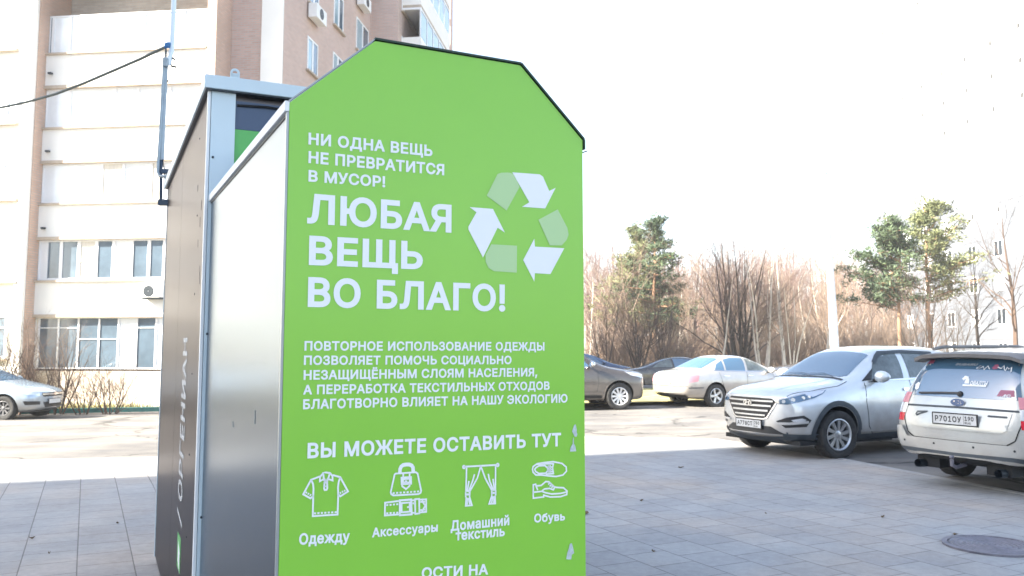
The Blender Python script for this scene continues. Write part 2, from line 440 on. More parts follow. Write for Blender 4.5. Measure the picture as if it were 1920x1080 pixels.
'Ы':(612,"83,226 245,226 272,223 292,217 307,207 319,194 326,177 329,158 322,125 307,102 282,87 244,81 150,81 150,534 35,534 35,-25 247,-25 300,-20 348,-4 389,23 419,60 436,106 443,157 436,207 419,250 388,286 348,312 300,328 247,333 83,333|462,534 462,-25 577,-25 577,534"),
'Ь':(452,"83,226 245,226 272,223 292,217 307,207 319,194 326,177 329,158 322,125 307,102 282,87 244,81 150,81 150,534 35,534 35,-25 247,-25 300,-20 348,-4 389,23 419,60 436,106 443,157 436,207 419,250 388,286 348,312 300,328 247,333 83,333"),
'Э':(510,"312,-23 373,4 425,47 463,105 487,173 495,254 487,334 464,404 425,462 373,505 312,532 244,541 201,538 162,528 125,512 92,491 64,463 40,431 23,393 4,323 121,323 132,364 142,381 153,396 168,408 184,418 202,425 223,429 242,431 280,426 314,411 341,387 362,353 376,309 382,254 376,199 362,156 341,121 314,97 280,83 242,78 223,80 202,84 184,91 168,100 153,113 142,128 132,146 121,185 4,185 23,115 40,78 64,46 92,18 125,-3 161,-19 201,-29 244,-32|454,206 454,313 169,313 169,206"),
'Ю':(708,"66,309 66,204 258,204 258,309|35,534 35,-25 150,-25 150,534|511,-23 571,4 623,46 662,104 686,174 693,254 686,334 662,404 623,462 571,505 511,532 442,541 373,532 312,505 261,462 223,404 197,334 190,254 197,174 223,104 261,46 312,4 373,-23 442,-32|405,83 373,97 345,122 323,155 309,199 303,254 309,309 323,353 345,387 373,412 405,426 442,431 478,426 510,412 538,387 560,354 575,309 580,254 575,199 560,155 538,122 510,97 478,83 442,78"),
'Я':(449,"414,534 212,534 154,529 104,511 64,483 37,445 19,401 15,352 19,303 37,259 66,222 105,194 155,178 212,173 378,173 378,280 217,280 185,283 163,290 147,300 137,312 132,329 129,352 132,375 138,393 148,407 163,417 185,424 217,427 299,427 299,-25 414,-25|261,254 131,254 -20,-25 111,-25"),
'а':(389,"195,-31 224,-22 250,-9 269,7 284,23 287,27 252,27 252,-25 362,-25 362,252 358,296 344,332 325,360 300,381 272,395 245,403 218,408 194,409 159,407 126,399 92,386 62,365 36,336 5,275 113,244 128,274 136,283 146,292 159,299 176,304 196,306 215,304 229,300 239,293 245,285 249,273 251,257 250,256 251,256 245,254 230,252 206,249 174,245 148,241 119,235 91,226 66,215 41,198 21,174 10,144 5,108 11,66 27,31 51,3 83,-18 121,-30 160,-34|153,72 139,75 129,81 122,88 118,95 117,104 119,116 123,123 131,129 143,135 159,140 178,143 189,144 203,146 220,148 236,151 251,155 266,158 281,164 251,143 251,140 248,122 241,106 230,92 216,81 196,73 170,70"),
'б':(411,"261,-26 309,-4 348,29 377,72 397,124 402,181 397,235 380,285 353,327 319,360 277,381 230,388 192,385 156,373 126,354 100,332 78,305 99,308 117,312 129,344 144,364 165,378 197,386 241,392 280,398 315,408 341,425 360,448 370,477 377,534 271,534 268,502 268,501 267,500 264,498 253,496 235,493 192,489 152,479 116,465 85,445 59,418 39,387 26,349 16,305 11,255 9,198 9,184 15,123 35,70 66,27 106,-7 155,-26 208,-33|183,74 162,83 145,98 132,120 124,145 121,175 124,208 133,234 147,256 165,272 186,281 211,285 235,282 254,273 269,259 281,239 288,212 291,178 288,145 280,118 267,97 252,83 233,74 208,71"),
'в':(392,"233,-25 274,-22 311,-10 342,10 364,37 378,68 383,101 379,137 367,165 348,189 325,207 299,218 338,202 311,186 342,208 363,239 368,279 357,331 323,372 271,396 210,404 28,404 28,-25|136,144 230,144 250,141 261,135 267,124 270,108 267,96 262,89 251,83 231,81 136,81|136,299 206,299 232,296 247,289 254,282 256,273 254,262 248,255 232,248 207,245 136,245"),
'д':(427,"99,-135 99,-25 328,-25 328,-135 439,-135 439,81 381,81 381,404 87,404 73,233 69,197 65,168 61,144 55,124 49,108 43,95 36,85 32,81 -12,81 -12,-135|154,77 167,121 176,172 182,228 189,298 270,298 270,81 156,81"),
'е':(404,"253,-30 292,-19 325,-2 353,22 375,50 400,108 293,134 276,102 267,90 257,82 246,77 230,73 212,71 185,74 164,83 147,97 133,117 125,144 121,179 121,210 124,236 132,259 144,278 160,292 180,302 205,305 230,302 248,293 263,278 275,259 282,233 289,157 408,243 50,246 50,144 396,144 396,195 393,246 380,291 362,329 337,359 307,382 275,398 240,407 204,409 150,402 101,380 62,346 32,301 14,247 9,187 15,127 33,74 63,29 104,-6 155,-26 212,-33"),
'ж':(563,"107,-25 235,137 227,137 227,-25 338,-25 338,137 330,137 457,-25 595,-25 422,193 593,404 456,404 330,243 338,243 338,404 227,404 227,243 233,243 107,404 -29,404 142,193 -31,-25"),
'и':(411,"383,404 287,404 105,129 139,129 139,404 28,404 28,-25 124,-25 275,204 271,-25 383,-25"),
'й':(411,"383,404 287,404 105,129 139,129 139,404 28,404 28,-25 124,-25 275,204 271,-25 383,-25|238,412 268,424 294,443 313,468 325,497 332,554 238,554 231,517 226,509 218,504 205,501 193,504 184,509 179,517 172,554 79,554 86,497 98,468 117,443 142,424 173,412 205,408"),
'к':(376,"139,-25 139,134 155,134 278,-25 420,-25 245,196 419,404 276,404 140,240 139,240 139,404 28,404 28,-25"),
'л':(400,"29,-25 73,-19 110,1 137,34 153,77 163,129 168,187 173,298 261,298 261,-25 373,-25 373,404 67,404 59,212 56,169 53,136 49,112 44,96 40,88 35,85 30,82 18,81 -19,81 -19,-25"),
'м':(535,"138,-25 138,197 138,218 138,238 138,259 138,279 138,300 137,319 137,338 135,379 69,379 86,319 94,292 102,268 112,243 122,217 133,189 223,-25 311,-25 400,188 412,217 423,244 431,268 439,293 446,319 463,379 398,379 398,335 397,316 397,295 397,277 396,257 396,237 396,217 396,197 396,-25 507,-25 507,404 373,404 280,178 272,158 265,140 259,123 254,107 250,90 246,76 242,61 232,16 306,16 293,63 289,77 285,91 281,107 276,124 270,140 263,159 255,178 161,404 28,404 28,-25"),
'н':(409,"74,248 74,142 334,142 334,248|28,404 28,-25 139,-25 139,404|270,404 270,-25 381,-25 381,404"),
'о':(415,"262,-26 312,-5 352,29 382,74 401,128 406,187 401,248 382,302 352,347 312,381 262,402 207,409 152,402 104,381 63,347 33,302 15,248 9,187 15,128 33,74 63,29 104,-5 152,-26 207,-33|181,75 161,86 144,104 131,127 124,155 121,187 124,220 131,249 144,272 161,290 181,301 207,305 234,301 255,290 271,272 284,249 291,220 294,187 291,155 284,126 272,104 255,86 234,75 207,71"),
'р':(424,"139,-168 139,34 105,34 107,31 119,14 138,-3 162,-19 192,-30 229,-33 281,-26 327,-5 365,29 393,74 410,128 415,189 410,250 393,304 364,348 327,382 281,402 229,409 192,406 160,396 136,380 118,363 106,345 105,344 137,344 137,404 28,404 28,-168|196,75 177,85 160,101 149,124 141,154 138,189 141,225 148,254 160,276 176,291 196,301 220,305 245,301 265,291 281,275 293,252 300,223 303,189 300,155 293,126 281,103 264,86 245,75 220,72"),
'с':(396,"238,-31 268,-25 296,-13 320,0 343,19 361,41 377,67 396,119 288,147 276,112 271,103 264,93 256,86 247,80 235,76 222,73 208,71 181,75 161,86 144,104 131,127 124,155 121,187 124,220 131,249 144,272 161,290 181,301 208,305 222,304 234,301 246,297 255,291 262,284 269,275 275,265 287,232 395,260 376,312 360,337 341,359 319,377 295,391 267,401 237,408 206,409 152,402 104,381 63,347 33,302 15,248 9,187 15,128 33,74 63,29 104,-5 152,-26 206,-33"),
'т':(325,"218,-25 218,300 344,300 344,404 -19,404 -19,300 107,300 107,-25"),
'у':(389,"48,-165 61,-168 75,-170 92,-170 122,-168 149,-159 174,-144 196,-123 213,-97 227,-68 407,404 287,404 200,163 188,129 178,94 169,60 151,-4 240,-4 220,60 211,94 201,129 189,163 102,404 -19,404 136,-1 128,-27 119,-46 111,-57 105,-62 99,-64 89,-65 74,-62 42,-59 17,-156"),
'ш':(572,"28,-25 544,-25 544,404 433,404 433,81 341,81 341,404 230,404 230,81 139,81 139,404 28,404"),
'ы':(511,"79,162 212,162 237,159 253,150 263,137 266,121 263,106 254,94 237,85 212,81 139,81 139,404 28,404 28,-25 215,-25 260,-21 302,-6 334,18 359,48 373,84 378,123 373,162 359,199 334,229 301,251 261,265 215,269 79,269|483,-25 483,404 372,404 372,-25"),
'ь':(388,"79,162 212,162 237,159 253,150 263,137 266,121 263,106 254,94 237,85 212,81 139,81 139,404 28,404 28,-25 215,-25 260,-21 302,-6 334,18 359,48 373,84 378,123 373,162 359,199 334,229 301,251 261,265 215,269 79,269"),
}


# ---------------------------------------------------------------- lettering
def glyph(c):
    a, s = GLYPHS[c]
    return a, [[tuple(map(int, p.split(','))) for p in l.split(' ')] for l in s.split('|')]


def tri_loops(loops):
    """fill closed outlines (holes run clockwise) with triangles; returns 2-D points and faces"""
    vs, es = [], []
    for l in loops:
        n = len(vs)
        vs += [Vector(p) for p in l]
        es += [(n + i, n + (i + 1) % len(l)) for i in range(len(l))]
    r = delaunay_2d_cdt(vs, es, [], 0, 1e-7)
    ov, of = r[0], r[2]

    def inside(x, y):
        c = 0
        for l in loops:
            j = len(l) - 1
            for i in range(len(l)):
                x1, y1 = l[j]
                x2, y2 = l[i]
                if (y1 > y) != (y2 > y) and x < (x2 - x1) * (y - y1) / (y2 - y1) + x1:
                    c += 1 if y2 > y1 else -1
                j = i
        return c != 0
    fs = []
    for f in of:
        cx = sum(ov[i].x for i in f) / len(f)
        cy = sum(ov[i].y for i in f) / len(f)
        if inside(cx, cy):
            a = sum(ov[f[i]].x * ov[f[(i + 1) % len(f)]].y - ov[f[(i + 1) % len(f)]].x * ov[f[i]].y for i in range(len(f)))
            fs.append(list(f) if a > 0 else list(f)[::-1])
    return ov, fs


_GT = {}


def layout(text, track=22, space=230):
    """triangles of a line of text in font units, from ink edge 0; returns (points, faces, ink width)"""
    vs, fs, x, first, last = [], [], 0, None, 0
    for ch in text:
        if ch == ' ':
            x += space
            continue
        if ch not in _GT:
            a, loops = glyph(ch)
            _GT[ch] = (a, *tri_loops(loops))
        a, gv, gf = _GT[ch]
        n = len(vs)
        xs = [v.x for v in gv]
        if first is None:
            first = min(xs)
        vs += [(x + v.x, v.y) for v in gv]
        fs += [[i + n for i in f] for f in gf]
        last = x + max(xs)
        x += a + track
    return [(a - first, (b + 25) / 559.0) for a, b in vs], fs, last - first


def text_mesh(name, text, o, ex, ey, width, height, mt, parent, track=22, italic=0.0, center=False):
    """text from point o along ex (unit), cap height along ey"""
    vs, fs, w_ = layout(text, track)
    o, ex, ey = Vector(o), Vector(ex), Vector(ey)
    if center:
        o = o - ex * width / 2 - ey * height / 2
    pts = [o + ex * ((a / w_) * width + italic * b * height) + ey * (b * height) for a, b in vs]
    return mesh(name, pts, fs, mt, parent)


# ---------------------------------------------------------------- the site: axes of the paving, the bin and the kiosk
TH = R(26.4)
U = Vector((math.cos(TH), math.sin(TH), 0))        # along the bin's printed face
W = Vector((-math.sin(TH), math.cos(TH), 0))       # away from the camera, along the bin's side
Z = Vector((0, 0, 1))


def sheet(name, poly, off, mt, res=1.0, k='structure'):
    """ground sheet over a 2-D outline, following the lie of the land, off above it"""
    pts, es = [], []
    n = len(poly)
    for i in range(n):
        a, b = Vector(poly[i]), Vector(poly[(i + 1) % n])
        m_ = max(1, int((b - a).length / res))
        pts += [a + (b - a) * (j / m_) for j in range(m_)]
    nb = len(pts)
    es = [(i, (i + 1) % nb) for i in range(nb)]
    x0, x1 = min(p[0] for p in poly), max(p[0] for p in poly)
    y0, y1 = min(p[1] for p in poly), max(p[1] for p in poly)
    y = y0 + res / 2
    while y < y1:
        x = x0 + res / 2
        while x < x1:
            pts.append(Vector((x + 0.01 * math.sin(7 * y), y)))
            x += res
        y += res
    r = delaunay_2d_cdt(pts, es, [list(range(nb))], 1, 1e-6)
    vs = [(p.x, p.y, gz(p.x, p.y) + off) for p in r[0]]
    fs = []
    for f in r[2]:
        a = sum(r[0][f[i]].x * r[0][f[(i + 1) % len(f)]].y - r[0][f[(i + 1) % len(f)]].x * r[0][f[i]].y for i in range(len(f)))
        fs.append(list(f) if a > 0 else list(f)[::-1])
    return kind(mesh(name, vs, fs, mt, smooth=True), k)


# asphalt ground: one sheet out to the horizon
xs = sorted({-600, -400, -250, -140, -90} | set(range(-60, 61, 2)) | {90, 140, 250, 400, 600})
ys = sorted({-600, -350, -200, -100, -50} | set(range(-20, 90, 2)) | {110, 150, 220, 320, 440, 600})
M['asphalt'] = mat('asphalt', (0.15, 0.145, 0.14), 0.9, var=0.25, vscale=0.7, bump=0.5, bscale=60, var2=((0.135, 0.13, 0.13), (0.19, 0.175, 0.155)))
_t = M['asphalt'].node_tree                             # cracks and sealed joints wandering over the asphalt
_p = _t.nodes['Principled BSDF']
_src = _p.inputs['Base Color'].links[0].from_socket
_co = _t.nodes['Mapping'].outputs[0]
_nz = _t.nodes.new('ShaderNodeTexNoise')
_nz.inputs['Scale'].default_value = 1.1
_nz.inputs['Detail'].default_value = 6
_t.links.new(_co, _nz.inputs['Vector'])
_va = _t.nodes.new('ShaderNodeVectorMath')
_va.operation = 'MULTIPLY_ADD'
_va.inputs[1].default_value = (1.6, 1.6, 0)
_t.links.new(_nz.outputs['Color'], _va.inputs[0])
_t.links.new(_co, _va.inputs[2])
_vo = _t.nodes.new('ShaderNodeTexVoronoi')
_vo.feature = 'DISTANCE_TO_EDGE'
_vo.inputs['Scale'].default_value = 0.28
_t.links.new(_va.outputs[0], _vo.inputs['Vector'])
_mr = _t.nodes.new('ShaderNodeMapRange')
_mr.inputs['From Min'].default_value = 0.004
_mr.inputs['From Max'].default_value = 0.014
_mr.inputs['To Min'].default_value = 0.35
_mr.inputs['To Max'].default_value = 1.0
_t.links.new(_vo.outputs['Distance'], _mr.inputs['Value'])
_n4 = _t.nodes.new('ShaderNodeTexNoise')                # long worn tracks
_n4.inputs['Scale'].default_value = 0.5
_n4.inputs['Detail'].default_value = 4
_mp4 = _t.nodes.new('ShaderNodeMapping')
_mp4.inputs['Scale'].default_value = (0.25, 2.2, 1)
_mp4.inputs['Rotation'].default_value = (0, 0, R(-8))
_t.links.new(_co, _mp4.inputs['Vector'])
_t.links.new(_mp4.outputs[0], _n4.inputs['Vector'])
_m4 = _t.nodes.new('ShaderNodeMapRange')
_m4.inputs['From Min'].default_value = 0.35
_m4.inputs['From Max'].default_value = 0.65
_m4.inputs['To Min'].default_value = 0.78
_m4.inputs['To Max'].default_value = 1.15
_t.links.new(_n4.outputs['Fac'], _m4.inputs['Value'])
_mu = _t.nodes.new('ShaderNodeMath')
_mu.operation = 'MULTIPLY'
_t.links.new(_mr.outputs[0], _mu.inputs[0])
_t.links.new(_m4.outputs[0], _mu.inputs[1])
_mx = _t.nodes.new('ShaderNodeMix')
_mx.data_type = 'RGBA'
_mx.blend_type = 'MULTIPLY'
_mx.inputs['Factor'].default_value = 1
_t.links.new(_src, _mx.inputs['A'])
_t.links.new(_mu.outputs[0], _mx.inputs['B'])
_t.links.new(_mx.outputs['Result'], _p.inputs['Base Color'])
gv = [(x, y, gz(x, y)) for y in ys for x in xs]
nx = len(xs)
gf = [(j * nx + i, j * nx + i + 1, (j + 1) * nx + i + 1, (j + 1) * nx + i) for j in range(len(ys) - 1) for i in range(nx - 1)]
kind(mesh('ground', gv, gf, M['asphalt'], smooth=True), 'structure')

# paving: square concrete slabs in staggered rows running away along W
M['paving'] = brick_mat('concrete_slabs', (0.375, 0.368, 0.355), (0.33, 0.325, 0.32), (0.17, 0.167, 0.16), bw=0.375, bh=0.375, ms=0.005,
                        off=0.5, rough=0.8, axes='xy', rot=-(R(90) + TH), noise=0.16, nscale=1.3, msmooth=0.35, bump=0.6)
_t = M['paving'].node_tree
_p = _t.nodes['Principled BSDF']
_mx0 = _p.inputs['Base Color'].links[0].from_node
_n2 = _t.nodes.new('ShaderNodeTexNoise')
_n2.inputs['Scale'].default_value = 0.55
_n2.inputs['Detail'].default_value = 5
_tc = [n for n in _t.nodes if n.type == 'TEX_COORD'][0]
_t.links.new(_tc.outputs['Object'], _n2.inputs['Vector'])
_r2 = _t.nodes.new('ShaderNodeMapRange')
_r2.inputs['From Min'].default_value = 0.45
_r2.inputs['From Max'].default_value = 0.68
_t.links.new(_n2.outputs['Fac'], _r2.inputs['Value'])
_m2 = _t.nodes.new('ShaderNodeMix')
_m2.data_type = 'RGBA'
_m2.blend_type = 'MULTIPLY'
_m2.inputs['B'].default_value = (1.20, 1.05, 0.92, 1)
_t.links.new(_r2.outputs[0], _m2.inputs['Factor'])
_t.links.new(_mx0.outputs['Result'], _m2.inputs['A'])
_n3 = _t.nodes.new('ShaderNodeTexNoise')            # fine speckle and dirt
_n3.inputs['Scale'].default_value = 14
_n3.inputs['Detail'].default_value = 8
_n3.inputs['Roughness'].default_value = 0.75
_t.links.new(_tc.outputs['Object'], _n3.inputs['Vector'])
_r3 = _t.nodes.new('ShaderNodeMapRange')
_r3.inputs['From Min'].default_value = 0.3
_r3.inputs['From Max'].default_value = 0.7
_r3.inputs['To Min'].default_value = 0.86
_r3.inputs['To Max'].default_value = 1.1
_t.links.new(_n3.outputs['Fac'], _r3.inputs['Value'])
_m3 = _t.nodes.new('ShaderNodeMix')
_m3.data_type = 'RGBA'
_m3.blend_type = 'MULTIPLY'
_m3.inputs['Factor'].default_value = 1
_t.links.new(_m2.outputs['Result'], _m3.inputs['A'])
_t.links.new(_r3.outputs[0], _m3.inputs['B'])
_t.links.new(_m3.outputs['Result'], _p.inputs['Base Color'])

e1, e2 = on_ground(1925, 930), on_ground(1570, 861)         # edge of the paving by the parked cars
e3 = e2 + (e2 - e1).normalized() * 3.0
PAVE = [(-14, -8), (9.0, -8), (8.2, 2), (e1.x, e1.y), (e2.x, e2.y), (e3.x - 0.25, e3.y), (1.2, 16.0), (-4.4, 13.3), (-9, 12.4), (-14, 11.6)]
sheet('paving', PAVE, 0.006, M['paving'], 0.8)
# a low strip of dry soil and dust where the paving meets the parking bays
M['soil'] = mat('dusty_soil', (0.30, 0.24, 0.18), 0.95, var=0.25, vscale=6, bump=0.6, bscale=90)
kb = MB()
kp = [e1 - (e2 - e1).normalized() * 3.5, e1, e2, e3]
for i in range(3):
    a, b = kp[i], kp[i + 1]
    d = (b - a).normalized()
    nrm = Vector((d.y, -d.x, 0))
    kb.obox((a + b) / 2 + Z * (-0.03 + gz(*((a + b) / 2).xy)) + nrm * 0.05, (b - a) / 2, nrm * 0.05, Z * 0.045)
M['kerbstone'] = mat('concrete_kerb', (0.36, 0.35, 0.34), 0.85, var=0.2, vscale=5, bump=0.3)
kind(kb.build('kerb', M['kerbstone']), 'structure')
# dry lawn strips
M['lawn'] = mat('dry_lawn', (0.30, 0.27, 0.09), 0.95, var=0.45, vscale=2.2, bump=0.8, bscale=60, var2=((0.16, 0.17, 0.045), (0.42, 0.36, 0.16)))
sheet('lawn', [(2.2, 24.2), (16, 29.5), (34, 40), (20, 44), (4, 33.5), (-1, 26.5)], 0.10, M['lawn'], 1.5)
kA, kB = on_ground(100, 775), on_ground(420, 769)
kd = (kB - kA).normalized()
kA2, kB2 = kA - kd * 14, kB + kd * 3
nb_ = Vector((-kd.y, kd.x, 0))
q1, q2 = kB2 + nb_ * 6.5, kA2 + nb_ * 6.5
sheet('front_lawn', [(kA2.x, kA2.y), (kB2.x, kB2.y), (q1.x, q1.y), (q2.x, q2.y)], 0.09, M['lawn'], 1.2)
M['green_kerb'] = mat('green_painted_kerb', (0.05, 0.17, 0.15), 0.7, var=0.5, vscale=2.0)
kb = MB()
for i in range(14):
    a = kA2 + (kB2 - kA2) * (i / 14)
    b = kA2 + (kB2 - kA2) * ((i + 0.985) / 14)
    c = (a + b) / 2
    kb.obox((c.x, c.y, gz(c.x, c.y) + 0.03), (b - a) / 2, nb_ * 0.08, Z * 0.11)
kind(kb.build('painted_kerb', M['green_kerb']), 'structure')
# short grass blades on the front lawn and by the parked cars
rg = random.Random(4)
gm = MB()
def blades(n, poly_pick, hmin, hmax):
    for _ in range(n):
        p = poly_pick()
        h = rg.uniform(hmin, hmax)
        a = rg.uniform(0, 6.28)
        d = Vector((math.cos(a), math.sin(a), 0)) * 0.012
        t = Vector((rg.gauss(0, 0.05), rg.gauss(0, 0.05), h))
        b = Vector((p.x, p.y, gz(p.x, p.y) + 0.09))
        gm.add([b - d, b + d, b + t], [(0, 1, 2)])
blades(5000, lambda: kA + (kB2 - kA) * rg.random() + nb_ * (0.15 + 3.4 * rg.random() ** 1.5), 0.06, 0.28)
M['grass'] = mat('grass_blades', (0.22, 0.24, 0.06), 0.8, var=0.5, vscale=1.5, var2=((0.12, 0.16, 0.03), (0.40, 0.34, 0.13)))
kind(mesh('grass', gm.v, gm.f, M['grass']), 'stuff')

# ---------------------------------------------------------------- the green textile bin
M['bin_green'] = mat('green_vinyl', (0.235, 0.55, 0.046), 0.28, spec=0.6, var=0.03, vscale=1.2, bump=0.03, bscale=2.5)
M['print'] = mat('white_print', (0.80, 0.81, 0.81), 0.4)
M['print_pale'] = mat('pale_green_print', (0.43, 0.62, 0.30), 0.4)
M['steel'] = mat('brushed_steel', (0.29, 0.31, 0.33), 0.25, metal=1.0, tint=(.57, .61, .66), var=0.025, vscale=0.9, stretch=(1, 1, 0.4))
M['edge'] = mat('dark_green_edging', (0.012, 0.035, 0.02), 0.5)
M['grey_edge'] = mat('grey_edging', (0.35, 0.37, 0.37), 0.4, metal=0.6)
P0 = at_depth(531, 650, 2.45)
P0.z = 0
NF = -W
PF = P0.copy()


def fp(px, py):
    """a point of the photograph measured on the bin's printed face: metres along and up"""
    p = on_plane(px, py, PF, NF)
    return Vector(((p - P0).dot(U), p.z))


SR = fp(1096, 650).x
zl, zr_ = fp(541, 190).y, fp(1099, 263).y
top1, top2 = fp(703, 75), fp(976, 121)
BD = (on_plane(387, 650, P0, U) - P0).dot(W)             # depth of the bin
bin_ = thing('textile_bin', 'large green clothes recycling bin with white Cyrillic print and steel side', 'recycling bin', P0, TH)
prof = [(0, 0.06), (SR, 0.06), (SR, zr_), (top2.x, top2.y), (top1.x, top1.y), (0, zl)]
# in the bin's own frame: x along the face, y back, z up
EX, EY, EZ = Vector((1, 0, 0)), Vector((0, 1, 0)), Vector((0, 0, 1))
b = MB()
b.prism([(x, z) for x, z in prof], (0, 0.010, 0), EX, EZ, EY * BD)
b.build('body', M['steel'], bin_)
b = MB()
b.prism([(x, z) for x, z in [(0.002, 0.08), (SR - 0.002, 0.08), (SR - 0.002, zr_ - 0.002), (top2.x - .001, top2.y - .003), (top1.x + .001, top1.y - .003), (0.002, zl - 0.003)]],
        (0, 0, 0), EX, EZ, EY * 0.0095)
b.build('front_panel', M['bin_green'], bin_)
# edging: dark strip over the top and the right slope, thin grey one on the left
def strip(name, pts, t, y0, y1, mt):
    b = MB()
    n = len(pts)
    for i in range(n - 1):
        a, c = Vector(pts[i]), Vector(pts[i + 1])
        d = (c - a).normalized()
        nn = Vector((-d.y, d.x))
        if nn.dot(Vector((SR / 2, 1.2)) - a) > 0:
            nn = -nn
        q = [a - d * 0.001, c + d * 0.001, c + d * 0.001 + nn * t, a - d * 0.001 + nn * t]
        b.prism([(p.x, p.y) for p in q], (0, y0, 0), EX, EZ, EY * (y1 - y0))
    return b.build(name, mt, bin_)
strip('edge_trim', [top1, top2, (SR, zr_), (SR, zr_ - 0.033)], 0.0065, -0.006, BD + 0.02, M['edge'])
strip('edge_trim', [(0, zl), top1], 0.0035, -0.002, BD + 0.012, M['grey_edge'])
# side frame: white lip along the top of the steel side, and thin upright beads
b = MB()
b.box(-0.012, 0.002, 0.0, BD + 0.012, zl - 0.030, zl + 0.002)
b.build('side_rim', M['white'], bin_, bevel=0.002)
b = MB()
b.box(-0.006, 0.001, 0.001, 0.014, 0.07, zl - 0.032)
b.build('side_frame', M['grey_edge'], bin_)
b = MB()
b.box(-0.006, 0.001, BD - 0.004, BD + 0.012, 0.07, zl - 0.032)
b.build('side_frame', M['grey_edge'], bin_)
b = MB()
b.box(-0.003, 0.001, 0.016, 0.020, 0.07, zl - 0.041)
b.build('side_seal', M['black'], bin_)
b = MB()
b.box(-0.003, 0.001, 0.016, BD - 0.006, zl - 0.040, zl - 0.0335)
b.build('side_seal', M['black'], bin_)
# scratches on the steel
b = MB()
for y, z, l, sl_ in ((0.42, 1.37, 0.045, 0.02), (0.88, 1.31, 0.02, 0.75)):
    b.obox((-0.0012, y, z), (0.0010, 0, 0), (0, 0.0005, 0), (0, l * sl_ / 2, l / 2))
b.build('scratch', M['grey_edge'], bin_)
# plinth
b = MB()
b.box(0.04, SR - 0.04, 0.05, BD - 0.05, 0.0, 0.062)
b.build('plinth', M['black'], bin_)
# small steel hasp at the shoulder and a green latch low on the right edge
h = fp(1104, 284)
b = MB()
b.obox((SR + 0.012, 0.06, h.y), (0.016, 0, 0.006), (0, 0.045, 0), (0, 0, 0.002))
b.build('hasp', M['dark_metal'], bin_)
h = fp(1098, 768)
b = MB()
b.tube([(SR - 0.001, 0.05, h.y + 0.012), (SR + 0.010, 0.05, h.y + 0.002), (SR + 0.010, 0.05, h.y - 0.006), (SR - 0.001, 0.05, h.y - 0.010)], 0.004, 8)
b.build('latch', M['bin_green'], bin_, smooth=60)

YT = -0.0016                                            # print stands just proud of the vinyl


def line(text, p0, p1, cap, track=22):
    a, c, t = fp(*p0), fp(*p1), fp(*cap)
    d = (c - a)
    e = d.normalized()
    H = abs((t - a).x * -e.y + (t - a).y * e.x)
    return text_mesh('lettering', text, (a.x, YT, a.y), (e.x, 0, e.y), (-e.y * 0.3, 0, 1.0), d.length, H, M['print'], bin_, track)


line('НИ ОДНА ВЕЩЬ', (578, 271), (810.5, 293.6), (578, 248.6))
line('НЕ ПРЕВРАТИТСЯ', (578, 305.8), (832.5, 329), (578, 283.2))
line('В МУСОР!', (578, 340.4), (722, 351.6), (578, 318.6))
line('ЛЮБАЯ', (575.5, 419), (846, 436.6), (577, 362.5), 26)
line('ВЕЩЬ', (578.6, 497), (792.3, 505.6), (578.6, 441.6), 26)
line('ВО БЛАГО!', (576.6, 575.6), (947, 584.3), (577.6, 519.3), 26)
line('ПОВТОРНОЕ ИСПОЛЬЗОВАНИЕ ОДЕЖДЫ', (570.4, 657.5), (1020.5, 657.5), (571, 639.4))
line('ПОЗВОЛЯЕТ ПОМОЧЬ СОЦИАЛЬНО', (569.4, 684.3), (958.7, 682.8), (569.4, 666.6))
line('НЕЗАЩИЩЁННЫМ СЛОЯМ НАСЕЛЕНИЯ,', (568.8, 712.3), (1007, 705.6), (568.8, 694))
line('А ПЕРЕРАБОТКА ТЕКСТИЛЬНЫХ ОТХОДОВ', (567.8, 739.8), (1030, 730.8), (567.8, 721.6))
line('БЛАГОТВОРНО ВЛИЯЕТ НА НАШУ ЭКОЛОГИЮ', (567.8, 767.4), (1063.7, 754.8), (567.8, 748.6))
line('ВЫ МОЖЕТЕ ОСТАВИТЬ ТУТ', (576, 859.6), (1051.6, 836.6), (576, 830.4), 26)
line('Одежду', (560.2, 1021.6), (655.5, 1015.5), (560.2, 1000))
line('Аксессуары', (697, 1007.6), (820.5, 996.6), (697, 989.6))
line('Домашний', (844.5, 995.8), (954.5, 984.5), (844.5, 976))
line('текстиль', (853.5, 1013.6), (946, 1005), (853.5, 993.8))
line('Обувь', (1001, 980), (1059, 975.6), (1001, 963.4))
line('ОСТИ НА', (790, 1085), (915, 1077), (790, 1064))


def face_poly(name, zoom, pts, mt, y=YT):
    ox, oy, s = zoom
    q = [fp(ox + a / s, oy + b / s) for a, b in pts]
    vs, fs = tri_loops([[(p.x, p.y) for p in q]])
    return mesh(name, [(v.x, y, v.y) for v in vs], fs, mt, bin_)


ZA = (860, 310, 4.6955)
for pts in ([(470, 62), (712, 80), (740, 100), (795, 226), (852, 198), (760, 380), (556, 366), (620, 326)],
            [(95, 368), (300, 384), (405, 592), (341, 550), (212, 812), (84, 565), (84, 540), (155, 414)],
            [(664, 646), (669, 716), (928, 730), (806, 958), (669, 950), (664, 1024), (566, 834)]):
    face_poly('arrow', ZA, pts, M['print'])
for pts in ([(340, 78), (372, 66), (432, 64), (466, 70), (490, 88), (535, 190), (420, 398), (245, 268)],
            [(700, 480), (870, 388), (955, 550), (966, 610), (950, 656), (905, 706), (800, 704)],
            [(285, 696), (512, 708), (510, 945), (310, 932), (262, 905), (236, 850), (234, 790)]):
    face_poly('arrow_tail', ZA, pts, M['print_pale'])
